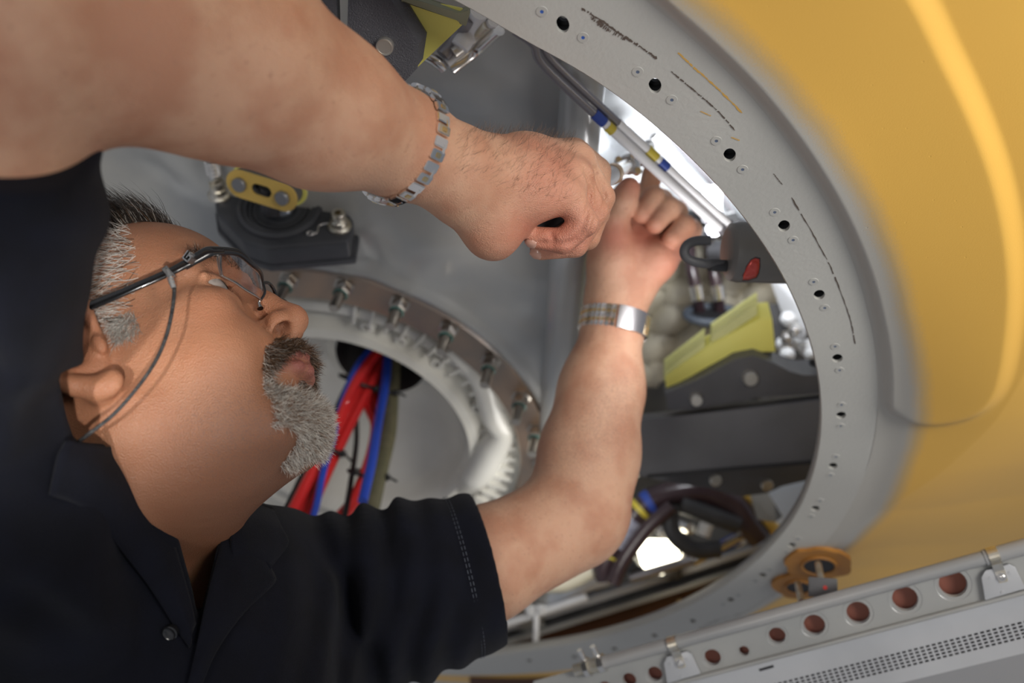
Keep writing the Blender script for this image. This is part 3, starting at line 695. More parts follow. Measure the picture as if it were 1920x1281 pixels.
# yellow shackle link standing over the bearing
sf = Fr(P(490, 358, .93), (1, 0, -.25), None, Vector((.24, .82, .50)))
sh = empty('shackle_link', sf.o, 'yellow edged oblong shackle link with two grey pins and a slot', 'link')
def stadium(cx, cy, L_, r, n=14):
    o = []
    for k in range(n + 1): a = -math.pi / 2 + math.pi * k / n; o.append((cx + L_ + r * math.cos(a), cy + r * math.sin(a)))
    for k in range(n + 1): a = math.pi / 2 + math.pi * k / n; o.append((cx - L_ + r * math.cos(a), cy + r * math.sin(a)))
    return o
plate('front_plate', sf, stadium(0, 0, .0225, .0145), [stadium(0, 0, .0045, .0060)[::-1]], 0, .002, M['shackle'], sh)
plate('link_body', sf, stadium(0, 0, .0215, .0135), [stadium(0, 0, .0045, .0060)[::-1]], .002, .018, M['anth_smooth'], sh)
prism('rear_plate', sf, stadium(0, 0, .0235, .0155), .018, .020, M['yellow'], sh, 0)
prism('slot_bottom', sf, stadium(0, 0, .0055, .0066), .012, .014, M['black'], sh, 0)
for s in (-1, 1): lathe('pin', sf.at(s * .0225, 0, 0), [(.0072, 0), (.0072, -.0035), (.0062, -.0045), (0, -.0045)], mat('pin_steel', (.25, .25, .26), .4, .6) if 'pin_steel' not in bpy.data.materials else bpy.data.materials['pin_steel'], sh, 24)
tube('shackle_stem', [sf(0, 0, .012) , P(505, 395, .985)], .008, M['anth_smooth'], sh)
# stub of arm behind the shackle
st = empty('grey_lever_arm', P(580, 340, 1.02), 'flat grey lever arm partly hidden by the raised forearm', 'lever')
prism('arm', face_frame(P(575, 340, 1.02)), [( .06, .05), (-.055, .05), (-.055, -.03), (-.03, -.045), (.05, -.03)], 0, .02, M['anth_smooth'], st, .003)
th_ = empty('threaded_rod_end', P(398, 335, .97), 'small shiny threaded rod end left of the dark block', 'rod')
tube('rod', [P(395, 295, .96), P(403, 345, 1.0)], .0055, M['silver'], th_)
for k in range(4): lathe('thread', Fr(P(396 + k * 1.5, 300 + k * 7, .962 + k * .004), (1, 0, 0), None, (P(403, 345, 1.0) - P(395, 295, .96))), [(.0055, 0), (.0078, .0012), (.0055, .0024)], M['silver'], th_, 16)

# ------------------------------------------------------------------ bracket at the top
tf = Fr(P(740, 60, .655), (1, 0, 0.0), None, Vector((-.02, .80, .60)))
def tq(px, py, h=0): return tf.hit(px, py, h)
tb = empty('corner_bracket', tf(0, 0), 'dark pebbled grey bracket holding a round pale pin at the top', 'bracket')
to_ = [tq(*p) for p in [(654, -60), (651, 60), (655, 110), (700, 150), (760, 152), (783, 128), (785, 82), (735, 2), (700, -60)]]
prism('bracket_plate', tf, to_, 0, .022, M['anthracite'], tb, .0004)
ed = [tf(*tq(*p), 0) for p in [(700, -60), (735, 2), (785, 82), (779, 129)]]; ed2 = [tf(*tq(*p), 0.008) for p in [(725, -60), (756, 2), (799, 72), (792, 118)]]
V = ed + ed2; k = len(ed)
V += [q + tf.n * .02 for q in ed2]
mesh_np('bevel', V, [[(i, i + 1, k + i + 1, k + i) for i in range(k - 1)] + [(k + i, k + i + 1, 2 * k + i + 1, 2 * k + i) for i in range(k - 1)]], M['anthracite'], tb, False)
pa = tq(722, 85); lathe('pin', tf.at(*pa, 0), [(.0062, 0), (.0062, -.0035), (.0058, -.0042), (.0048, -.0044), (.0046, -.0040), (0, -.0040)], M['bolt_pale'], tb, 32)
prism('side_plate', tf, [tq(*p) for p in [(600, -60), (600, 40), (632, 60), (628, -60)]], .004, .02, M['anthracite'], tb, .001)
ty = empty('yellow_corner_plate', tf(*tq(830, 60, .012), .012), 'yellow-green painted triangular plate behind the dark corner bracket', 'plate')
prism('plate', tf, [tq(*p, .012) for p in [(700, -60), (700, 190), (756, 152), (868, 46), (873, 18), (762, -6)]], .012, .0145, M['yellow'], ty, .0003)
prism('folded_edge', tf, [tq(*p, .006) for p in [(755, -12), (862, 26), (879, 14), (882, 22), (874, 48), (862, 44), (858, 34), (752, 2)]], .004, .014, mat('green_grey_edge', (.28, .29, .20), .45), ty, .001)

# ------------------------------------------------------------------ pair of white sleeved pipes
pp = [(965, 52), (1000, 78), (1020, 118), (1130, 222), (1215, 300), (1330, 405), (1370, 440)]
def walld(x, y):
    a_, b_ = R2.hit(x, y, -.02); return R2(a_, b_, -.02).y
pd = [min(walld(x, y) - .045, 1.10) for x, y in pp]; pd[4:] = [pd[3] + .03, pd[3] + .07, pd[3] + .09]
print('pipe depths', pd, 'wall', [walld(x, y) for x, y in pp])
for k, (dx, dy, sp_, lb) in enumerate([(0, 6, .45, 'lower pale sleeved pipe with blue and yellow tape running up to the ring'), (15, -4, .50, 'upper pale sleeved pipe with yellow and blue tape beside its twin')]):
    t = empty('sleeved_pipe', P(1130, 222, 1.0), lb, 'pipe', 'pair of sleeved pipes')
    pth = smooth_path([P(x + dx, y + dy, d_ + .004 * k) for (x, y), d_ in zip(pp, pd)], 100)
    s1 = 47 if k == 0 else 52; sx = [np.array(q) for q in pth]
    tube('bare_pipe', sx[:s1 + 1], .0036, M['grey_pipe'], t, n=50)
    tube('sleeve', sx[s1:90], .0042, M['white_tube'], t, n=50)
    tube('pipe_end', sx[88:], .0046, M['grey_pipe'], t, n=16)
    b0 = 47 if k == 0 else 63; mm = (M['tape_blue'], M['tape_yellow']) if k == 0 else (M['tape_yellow'], M['tape_blue'])
    tube('tape_band', sx[b0:b0 + 4], .0046, mm[0], t, n=8); tube('tape_band', sx[b0 + 4:b0 + 7], .0046, mm[1], t, n=8)
cl = empty('pipe_clip', P(1205, 275, 1.02), 'small shiny clip crossing over the two white pipes', 'clip')
tube('wire_loop', [P(1195, 305, 1.0), P(1198, 285, .99), P(1212, 268, .99), P(1224, 270, 1.01), P(1220, 285, 1.02)], .0028, M['silver'], cl)
tube('wire_loop', [P(1203, 312, 1.0), P(1207, 292, .99), P(1218, 280, .99), P(1228, 283, 1.01)], .0020, M['silver'], cl)
ct_ = empty('cable_clamp', P(985, 70, .98), 'dark clamp holding the pipe ends near the top of the opening', 'clamp')
box('jaw', face_frame(P(972, 68, .975)), .022, .022, -.004, .012, M['darkrubber'], ct_, .003)
lathe('screw', face_frame(P(985, 85, .965)), [(.007, 0), (.007, -.005), (.005, -.007), (0, -.007)], M['darkrubber'], ct_, 6)
tube('cable_stub', [P(968, 55, .97), P(1010, 90, .99), P(1040, 130, 1.0), P(1100, 200, 1.02)], .006, M['darkrubber'], ct_)

# ------------------------------------------------------------------ dark cylinder with a hook
cy0 = P(1362, 472, .80); cyd = Vector((1, .08, -.02)).normalized(); cyf = Fr(cy0, (0, 0, 1), None, cyd)
hc = empty('hook_cylinder', cy0, 'matt dark grey cylinder with a small red window and an open hook on its end', 'cylinder')
rc_ = .0255
lathe('body', cyf, [(0, 0.0), (rc_ * .72, 0), (rc_ * .78, .0006), (rc_ * .94, .003), (rc_, .009), (rc_, .12)], M['anth_smooth'] if False else mat('matt_dark_grey_shell', (.14, .135, .128), .45, 0, (.16, .155, .145), 20, .05, 200), hc, 64)
hk = [P(1366, 499, .80), P(1340, 494, .795), P(1318, 494, .79), P(1292, 487, .787), P(1283, 474, .787), P(1288, 460, .787), P(1305, 452, .787), P(1332, 451, .787)]
tube('hook', hk, .0040, M['anth_smooth'], hc, n=60, sides=18)
tube('hook_ferrule', [P(1330, 497, .795), P(1364, 499, .80)], .0050, M['darkrubber'], hc, sides=20)
# red window set in a raised frame curved with the shell
def shell(px, py, off):
    o = Vector((0, 0, CZ)); d = ray(px, py); A_ = cyf.n
    dp = d - A_ * d.dot(A_); op = (o - cyf.o); op = op - A_ * op.dot(A_)
    aq = dp.dot(dp); bq_ = 2 * dp.dot(op); cq_ = op.dot(op) - (rc_ + off) ** 2; D_ = bq_ * bq_ - 4 * aq * cq_
    return o + d * ((-bq_ - math.sqrt(max(D_, 0))) / (2 * aq))
win = [(1408, 488), (1416, 484), (1424, 486), (1424, 500), (1422, 512), (1418, 520), (1404, 525), (1393, 525), (1394, 515), (1400, 500)]
def shell_patch(name, w, off, m):
    c = (sum(p[0] for p in w) / len(w), sum(p[1] for p in w) / len(w)); V = []; n = len(w)
    for s in (0, .5, 1): V += [shell(c[0] + (x - c[0]) * s, c[1] + (y - c[1]) * s, off) for x, y in w]
    V += [shell(x, y, 0) for x, y in w]
    Q = []
    for k in range(3): Q += [(k * n + i, k * n + (i + 1) % n, (k + 1) * n + (i + 1) % n, (k + 1) * n + i) for i in range(n)]
    return mesh_np(name, V, [Q], m, hc, True)
shell_patch('window_surround', [((x - 1409) * 1.12 + 1409, (y - 505) * 1.10 + 505) for x, y in win], .0003, M['darkrubber'])
shell_patch('red_window', win, .0007, M['redplastic'])

# ------------------------------------------------------------------ right bracket, yellow stop, beam
gf = Fr(P(1380, 740, 1.10), (1, 0.0, 0), None, Vector((.02, .96, .28)))
def gq(px, py, h=0): return gf.hit(px, py, h)
gb = empty('hinge_bracket', gf(0, 0), 'dark grey faceted hinge bracket with two pale round bolts above the beam', 'bracket')
front = [(1248, 738), (1252, 768), (1300, 770), (1420, 745), (1540, 738), (1620, 738), (1620, 708), (1535, 704), (1505, 705), (1480, 698), (1455, 683), (1413, 667), (1378, 675), (1310, 712)]
back = [(1243, 722), (1250, 750), (1300, 755), (1420, 730), (1540, 722), (1640, 722), (1640, 672), (1530, 672), (1494, 676), (1470, 670), (1440, 655), (1411, 643), (1372, 650), (1302, 692)]
bm = bmesh.new(); add_prism(bm, [gf(*gq(*p)) for p in front], [gf(*gq(*p, .055), .055) for p in back])
from_bm('bracket_body', bm, M['anth_smooth'], gb, 25, .0008)
for (x, y, r_) in ((1405, 707, .0085), (1304, 747, .0072)):
    a, b_ = gq(x, y); bolt('bolt', gf.at(a, b_, 0), r_, .010, M['bolt_pale'], gb)
a, b_ = gq(1531, 684, .02); lathe('bolt_hole', Fr(gf(a, b_, .02), (1, 0, 0), None, Vector((0, .35, -.94))), [(.009, -.003), (.008, 0), (0, 0)], M['black'], gb, 20)
ys = empty('yellow_stop', gf(0, .1, .02), 'bright yellow stepped stop plate standing behind the grey hinge bracket', 'plate')
yl = [(1250, 738), (1244, 706), (1268, 680), (1325, 626), (1331, 632), (1330, 620), (1420, 553), (1434, 549), (1447, 596), (1455, 660), (1411, 645), (1372, 652), (1302, 694)]
yf = [gf(*gq(*p, .030), .030) for p in [(1250, 740), (1247, 708), (1330, 648), (1425, 598), (1448, 598), (1454, 660), (1411, 660), (1372, 662), (1302, 702)]]
yb = [gf(*gq(*p, .060), .060) for p in [(1250, 730), (1245, 688), (1325, 630), (1418, 568), (1440, 566), (1450, 655), (1411, 655), (1372, 655), (1302, 696)]]
bm = bmesh.new(); add_prism(bm, yf, yb); from_bm('stop_body', bm, M['yellow'], ys, 25, .0006)
for k, (q0, q1) in enumerate([((1246, 700), (1322, 640)), ((1332, 632), (1420, 572))]):
    for s in range(3):
        h0 = .036 + s * .010
        a = gf(*gq(q0[0] + (2 if k else 0), q0[1] - 10 * s - (4 if s == 0 else 5), h0), h0); b2 = gf(*gq(q1[0], q1[1] - 10 * s - 4, h0), h0)
        pa_ = [a, b2, b2 - Vector((0, 0, .014)), a - Vector((0, 0, .012))]
        bm = bmesh.new(); add_prism(bm, pa_, [q + Vector((0, .0085, 0)) for q in pa_]); from_bm('laminate', bm, M['yellow_lam'], ys, None, .0006)
# the long beam
be = empty('support_beam', P(1380, 820, 1.12), 'wide plain dark grey box beam crossing behind the arm to the ring', 'beam')
q1 = [(1175, 790), (1640, 738), (1650, 860), (1205, 896), (1186, 880)]
q2 = [(1150, 782), (1640, 728), (1650, 848), (1205, 880), (1176, 860)]
bm = bmesh.new(); add_prism(bm, [P(x, y, 1.12 if x < 1300 else 1.06) for x, y in q1], [P(x, y, 1.19 if x < 1300 else 1.13) for x, y in q2])
from_bm('beam_body', bm, M['anth_smooth'], be, 25, .003, 3)
tube('cover_joint', [P(1215, 893, 1.118), P(1650, 856, 1.058)], .0022, M['black'], be)
lp_ = empty('lower_gusset', P(1370, 890, 1.16), 'dark curved gusset plate with two dull bolts under the beam', 'plate')
q1 = [(1200, 890), (1280, 886), (1600, 862), (1600, 905), (1510, 900), (1460, 912), (1440, 925), (1390, 932), (1330, 916), (1240, 902)]
lf = Fr(P(1380, 900, 1.19), (1, 0, 0), None, Vector((0, .97, .22)))
prism('gusset', lf, [lf.hit(*p) for p in q1], 0, .02, M['anth_smooth'], lp_, .001)
for (x, y) in ((1341, 899), (1437, 908)): bolt('bolt', lf.at(*lf.hit(x, y), 0), .0075, .006, M['cad'] if x > 1400 else M['bolt_pale'], lp_)
sm = empty('small_end_bracket', P(1185, 865, 1.08), 'small beige lug bracket with two eyes behind the left elbow', 'bracket')
f3 = face_frame(P(1185, 868, 1.10))
prism('lug', Fr(f3.o, (1, 0, 0), None, f3.n), [Fr(f3.o, (1, 0, 0), None, f3.n).hit(*p) for p in [(1165, 835), (1184, 848), (1200, 895), (1168, 900)]], 0, .006, mat('beige_metal', (.5, .46, .36), .4, .3), sm, .001)
for (x, y) in ((1180, 865), (1180, 885)): lathe('eye', Fr(P(x, y, 1.097), (1, 0, 0), None, f3.n), [(.005, 0), (.005, -.001), (0, -.001)], M['black'], sm, 16)

# ------------------------------------------------------------------ quilted blanket with its hoses
QD = 1.42
nx, ny = 60, 46; V = []
for i in range(nx):
    for j in range(ny):
        px = 1195 + 300 * i / (nx - 1); py = 425 + 290 * j / (ny - 1)
        s = math.sin((py + (px - 1200) * .25) / 52 * math.pi * 1.15); c = math.sin((px - py * .3) / 95 * math.pi)
        dd = QD - .022 * abs(s) ** .6 - .012 * abs(c) ** .7 + .10 * ((py - 425) / 290) ** 2 + .012 * math.sin(px * .09 + py * .05)
        V.append(P(px, py, dd))
i = np.arange(nx - 1)[:, None] * ny; j = np.arange(ny - 1)[None]
qb = mesh_np('quilted_blanket', V, [np.stack([i + j, i + ny + j, i + ny + j + 1, i + j + 1], -1).reshape(-1, 4)], M['quilt'])
bm = bmesh.new(); bm.from_mesh(qb.data); bmesh.ops.solidify(bm, geom=list(bm.faces), thickness=.012); bm.to_mesh(qb.data); bm.free()
tag(qb, 'beige quilted insulation blanket behind the hook and the raised hand', 'blanket')
for k, (dx, lb) in enumerate([(0, 'dark hose with a shiny ferrule dropping down the blanket, left of the pair'), (40, 'dark hose with a shiny ferrule dropping down the blanket, right of the pair')]):
    t = empty('hose', P(1300 + dx, 540, 1.35), lb, 'hose', 'hoses running down the blanket')
    tube('hose_tube', [P(1290 + dx, 440, 1.36), P(1296 + dx, 500, 1.34), P(1306 + dx, 550, 1.34), P(1312 + dx * .95, 590, 1.36)], .0085, M['maroon'], t)
    tube('ferrule', [P(1304 + dx, 535, 1.335), P(1309 + dx * .98, 562, 1.338)], .0098, M['silver'], t)
gr = empty('oval_grommet', P(1335, 590, 1.33), 'blue-grey oval grommet where the two hoses enter below the blanket', 'grommet')
gfr = Fr(P(1335, 590, 1.345), (1, 0, 0), None, Vector((0, .6, -.8)))
pts = [gfr(.036 * math.cos(a), .020 * math.sin(a)) for a in np.linspace(0, 2 * math.pi, 30)]
tube('rim', pts, .006, mat('blue_grey_rubber', (.07, .085, .11), .5), gr, n=50)
prism('hole', gfr, stadium(0, 0, .018, .016), 0, .002, M['black'], gr, 0)
for k, (p0, p1, r_, lb) in enumerate([((1330, 470), (1470, 500), .014, 'dark hose crossing behind the hook'), ((1290, 410), (1420, 440), .012, 'dark tube passing above the hook behind the fingers')]):
    o = tube('dark_hose', [P(*p0, 1.30), P((p0[0] + p1[0]) / 2, (p0[1] + p1[1]) / 2 - 12, 1.28), P(*p1, 1.30)], r_, M['darkrubber']); tag(o, lb, 'hose')
kn = empty('valve_cluster', P(1340, 415, 1.15), 'small cluster of dull metal valve fittings where the white pipes end', 'fitting')
for k, (x, y, dx, dy, r_, m_) in enumerate([(1330, 405, 22, 30, .010, 'grey_pipe'), (1350, 415, 24, -6, .008, 'silver'), (1338, 430, -14, 20, .009, 'grey_pipe'), (1360, 425, 8, 22, .007, 'darkrubber'), (1325, 380, 14, 24, .008, 'white_tube')]):
    tube('valve_body', [P(x, y, 1.12), P(x + dx, y + dy, 1.15)], r_, M[m_], kn)
# white glossy ducting under the ring edge, upper right
nx, ny = 60, 60; V = []; rs = np.random.RandomState(9); bl = [(rs.uniform(1050, 1420), rs.uniform(80, 430), rs.uniform(14, 50), rs.uniform(-.03, .03)) for _ in range(60)]
for i in range(nx):
    for j in range(ny):
        px = 1040 + 400 * i / (nx - 1); py = 60 + 380 * j / (ny - 1)
        dd = 1.32 + .05 * math.sin(px * .02)
        for (bx, by, s, am) in bl: dd += am * math.exp(-((px - bx) ** 2 + (py - by) ** 2) / s ** 2)
        V.append(P(px, py, dd))
i = np.arange(nx - 1)[:, None] * ny; j = np.arange(ny - 1)[None]
wd = mesh_np('white_duct_cover', V, [np.stack([i + j, i + ny + j, i + ny + j + 1, i + j + 1], -1).reshape(-1, 4)], mat('crumpled_white_foil', (.85, .87, .9), .3, .1, (.55, .58, .6), 9, .3, 40))
bm = bmesh.new(); bm.from_mesh(wd.data); bmesh.ops.solidify(bm, geom=list(bm.faces), thickness=.004); bm.to_mesh(wd.data); bm.free()
tag(wd, 'bright crumpled white cover behind the pipes along the ring edge', 'cover')
fx = empty('white_strut', P(1330, 350, 1.2), 'white jointed strut right of the white pipes near the ring edge', 'strut')
tube('strut_rod', [P(1225, 255, 1.16), P(1290, 330, 1.2), P(1350, 405, 1.22)], .006, M['white_tube'], fx)
box('strut_block', face_frame(P(1335, 375, 1.2)), .024, .036, -.008, .010, M['white_tube'], fx, .002)
tube('strut_rod', [P(1240, 240, 1.18), P(1330, 340, 1.24), P(1375, 400, 1.26)], .004, M['grey_pipe'], fx)
# glossy tube bundle above the bulkhead at the top
tp = empty('harness_bundle', P(890, 70, 1.05), 'bundle of shiny clear-wrapped pipes at the top beyond the yellow corner', 'pipes')
for k, (a, b2, r_, m_) in enumerate([((845, 130), (935, 55), .007, 'silver'), ((838, 120), (925, 40), .006, 'white_tube'), ((830, 105), (880, 30), .008, 'grey_pipe'), ((800, 105), (832, 128), .006, 'silver'), ((862, 88), (900, 20), .010, 'white_tube'), ((850, 100), (915, 45), .006, 'cad')]):
    wd_ = lambda q: min(R2(*R2.hit(*q, -.02), -.02).y - .045, 1.1)
    tube('pipe', [P(*a, wd_(a)), P((a[0] + b2[0]) / 2 + 4, (a[1] + b2[1]) / 2, wd_(a)), P(*b2, wd_(b2))], r_ * .8, M[m_], tp)

# ------------------------------------------------------------------ lower right clutter
hz = empty('maroon_hose', P(1250, 960, 1.32), 'dark maroon hose arching from the elbow over the bright opening, with printed band', 'hose')
hp = [(1140, 1085), (1135, 1060), (1160, 1010), (1200, 955), (1250, 928), (1320, 920), (1375, 945), (1405, 985), (1425, 1010)]
pth = smooth_path([P(x, y, 1.34) for x, y in hp], 100)
tube('hose_tube', [np.array(q) for q in pth], .0175, M['maroon'], hz, n=100)
for (s0, s1, m_) in ((22, 34, mat('pale_print_sleeve', (.42, .43, .52), .5, 0, (.2, .2, .27), 120)), (36, 39, M['tape_yellow']), (40, 44, M['tape_blue']), (17, 19, M['tape_yellow'])):
    tube('hose_band', [np.array(q) for q in pth[s0:s1]], .0180, m_, hz, n=10)
for k, (pts, r_, m_, lb) in enumerate([
    ([(1150, 1095), (1170, 1050), (1215, 990), (1260, 950)], .010, 'maroon', 'second dark hose inside the maroon arch, left side'),
    ([(1255, 950), (1262, 1000), (1300, 1030), (1350, 1030)], .012, 'darkrubber', 'black hose curling right of the bright opening'),
    ([(1275, 945), (1330, 965), (1385, 985)], .013, 'darkrubber', 'black hose bending under the arch of the maroon hose'),
    ([(1400, 925), (1425, 945), (1445, 985), (1470, 1005)], .009, 'shackle', 'orange tube running down to the ring at lower right'),
    ([(915, 1150), (960, 1125), (1010, 1100), (1060, 1095), (1110, 1070)], .011, 'sealant', 'cream coloured tube curving below the elbow'),
    ([(1200, 950), (1235, 935), (1290, 945)], .005, 'silver', 'thin steel pipe following the inside of the maroon hose')]):
    o = tube('bay_hose', [P(x, y, 1.31 + .01 * k) for x, y in pts], r_, M[m_]); tag(o, lb, 'hose')
fs = [((1300, 1055), (1400, 1000), .006, 'silver'), ((1395, 1000), (1440, 985), .008, 'white_tube'), ((1180, 1085), (1300, 1050), .007, 'grey_pipe'), ((1330, 970), (1318, 1005), .010, 'white_tube'), ((1330, 960), (1334, 975), .0105, 'redplastic'), ((1240, 985), (1250, 1000), .012, 'white_tube'), ((1395, 960), (1405, 990), .006, 'white_tube'), ((1278, 985), (1295, 992), .008, 'silver'), ((1275, 1060), (1290, 1025), .005, 'silver'), ((1345, 1030), (1385, 1010), .009, 'tape_blue'), ((1175, 1050), (1195, 1075), .012, 'darkrubber'), ((1430, 950), (1436, 975), .006, 'silver'), ((1380, 1015), (1392, 1008), .010, 'white_tube'), ((1460, 985), (1490, 965), .006, 'white_tube'), ((1340, 935), (1356, 950), .009, 'white_tube')]
fg = empty('fuel_fittings', P(1330, 1010, 1.34), 'jumble of small bright metal and white fittings below the beam', 'fittings')
for k, (a, b2, r_, m_) in enumerate(fs): tube('fitting', [P(*a, 1.35 + .004 * k), P(*b2, 1.36)], r_, M[m_], fg)
# rail with brown panel closing the bottom of the bay
lr = empty('bay_rail', P(1200, 1110, 1.45), 'dark channel rail with bright upper flange running to the ring at the bottom', 'rail')
def slab(name, p4, d4, th, m_, par, bev=.001):
    a = [P(x, y, d_) for (x, y), d_ in zip(p4, d4)]; nn = (a[1] - a[0]).cross(a[3] - a[0]).normalized(); nn = nn if nn.y > 0 else -nn
    bm = bmesh.new(); add_prism(bm, a, [q + nn * th for q in a]); return from_bm(name, bm, m_, par, None, bev)
dd4 = [1.50, 1.38, 1.38, 1.50]
slab('upper_flange', [(880, 1190), (1500, 1000), (1500, 1010), (880, 1207)], dd4, .02, M['white_sheet'], lr)
slab('channel_web', [(880, 1200), (1520, 1002), (1520, 1028), (880, 1222)], [1.51, 1.39, 1.39, 1.51], .02, M['darkrubber'], lr)
slab('lower_flange', [(880, 1222), (1520, 1026), (1520, 1034), (880, 1234)], [1.49, 1.37, 1.37, 1.49], .02, M['grey_sheet'], lr)
bp_ = empty('brown_panel', P(1250, 1150, 1.5), 'glossy red-brown flat panel below the dark channel rail', 'panel')
slab('panel_sheet', [(880, 1232), (1520, 1032), (1520, 1140), (880, 1330)], [1.52, 1.40, 1.40, 1.52], .01, M['brown'], bp_)
lathe('panel_screw', Fr(P(1275, 1130, 1.42), (1, 0, 0), None, (0, 1, .1)), [(.006, 0), (.005, -.003), (0, -.003)], M['silver'], bp_, 16)
tee = empty('white_tee_pipe', P(1005, 1150, 1.42), 'thin white pipe with two rounded knobs standing on the bright flange', 'pipe')
tube('stem', [P(1004, 1225, 1.41), P(1006, 1150, 1.42)], .0045, M['white_tube'], tee)
for x in (994, 1014): tube('knob', [P(x, 1152, 1.42), P(x - 1, 1138, 1.42), P(x - 1, 1134, 1.42)], [.007, .009, .004], M['white_tube'], tee)
tube('crossbar', [P(920, 1180, 1.44), P(1100, 1120, 1.41)], .006, M['white_tube'], tee)
rc2 = empty('red_cap', P(905, 1216, 1.40), 'small red cap just right of the sleeve at the ring edge', 'cap')
tube('cap_body', [P(895, 1216, 1.41), P(918, 1212, 1.40)], .008, M['redplastic'], rc2)
for k, (x, y, w_, h_, lb) in enumerate([(1070, 1085, .10, .045, 'crumpled white wrapped duct end just under the elbow')]):
    o = tube('white_duct', [P(1010, 1120, 1.46), P(1080, 1080, 1.44), P(1150, 1060, 1.44)], .028, mat('white_wrap', (.8, .82, .86), .4, 0, (.55, .6, .68), 25, .4, 60)); tag(o, lb, 'duct')
# glowing panel added to stand in for the bright opening in the bay
wl_ = empty('work_lamp', P(1238, 1045, 1.42), 'square work lamp glowing warm white inside the bay', 'lamp')
em = bpy.data.materials.new('lamp_diffuser_glow'); em.use_nodes = True; eb = em.node_tree.nodes['Principled BSDF']
eb.inputs['Emission Color'].default_value = (1.0, .93, .72, 1); eb.inputs['Emission Strength'].default_value = 9.0
lfm = Fr(P(1240, 1045, 1.40), (1, 0, 0), None, Vector((0, 1, .05)))
prism('diffuser', lfm, [lfm.hit(*p) for p in [(1200, 1012), (1272, 1014), (1273, 1060), (1250, 1060), (1245, 1078), (1198, 1085), (1196, 1066), (1206, 1060), (1198, 1045), (1200, 1040), (1196, 1030)]], 0, .006, em, wl_, .002)
prism('lamp_housing', lfm, [lfm.hit(*p) for p in [(1192, 1006), (1280, 1006), (1280, 1090), (1192, 1090)]], .007, .03, M['darkrubber'], wl_, .002)
sl = empty('equipment_box', P(1500, 640, 1.3), 'cluster of sparkling wet-looking metal fittings behind the yellow stop', 'fittings')
for k in range(16):
    rnd = random.Random(k); x = rnd.uniform(1462, 1525); y = rnd.uniform(590, 668)
    lathe('fitting', face_frame(P(x, y, 1.22 + rnd.uniform(0, .08))), [(.010, .006), (.010, 0), (.006, -.006), (.003, -.010), (0, -.011)], M['silver'] if k % 2 else M['white_tube'], sl, 10)
slab('mount_plate', [(1440, 570), (1560, 560), (1560, 700), (1440, 700)], [1.34] * 4, .01, M['darkrubber'], sl)
ws = empty('white_side_panel', P(1490, 560, 1.25), 'white strip of panel showing between yellow stop and ring', 'panel')
slab('panel_sheet', [(1440, 515), (1540, 515), (1560, 640), (1470, 600)], [1.3, 1.2, 1.2, 1.3], .005, M['white_tube'], ws)
wp2 = empty('pale_corner_plate', P(1480, 930, 1.2), 'pale blue-white plate corner beneath the beam at the ring', 'plate')
slab('plate_sheet', [(1440, 925), (1500, 895), (1560, 900), (1480, 990)], [1.28, 1.24, 1.2, 1.26], .005, mat('pale_blue_white', (.62, .68, .76), .3), wp2)
slab('plate_bracket', [(1405, 925), (1448, 920), (1455, 980), (1420, 975)], [1.31, 1.3, 1.3, 1.31], .005, M['grey_sheet'], wp2)
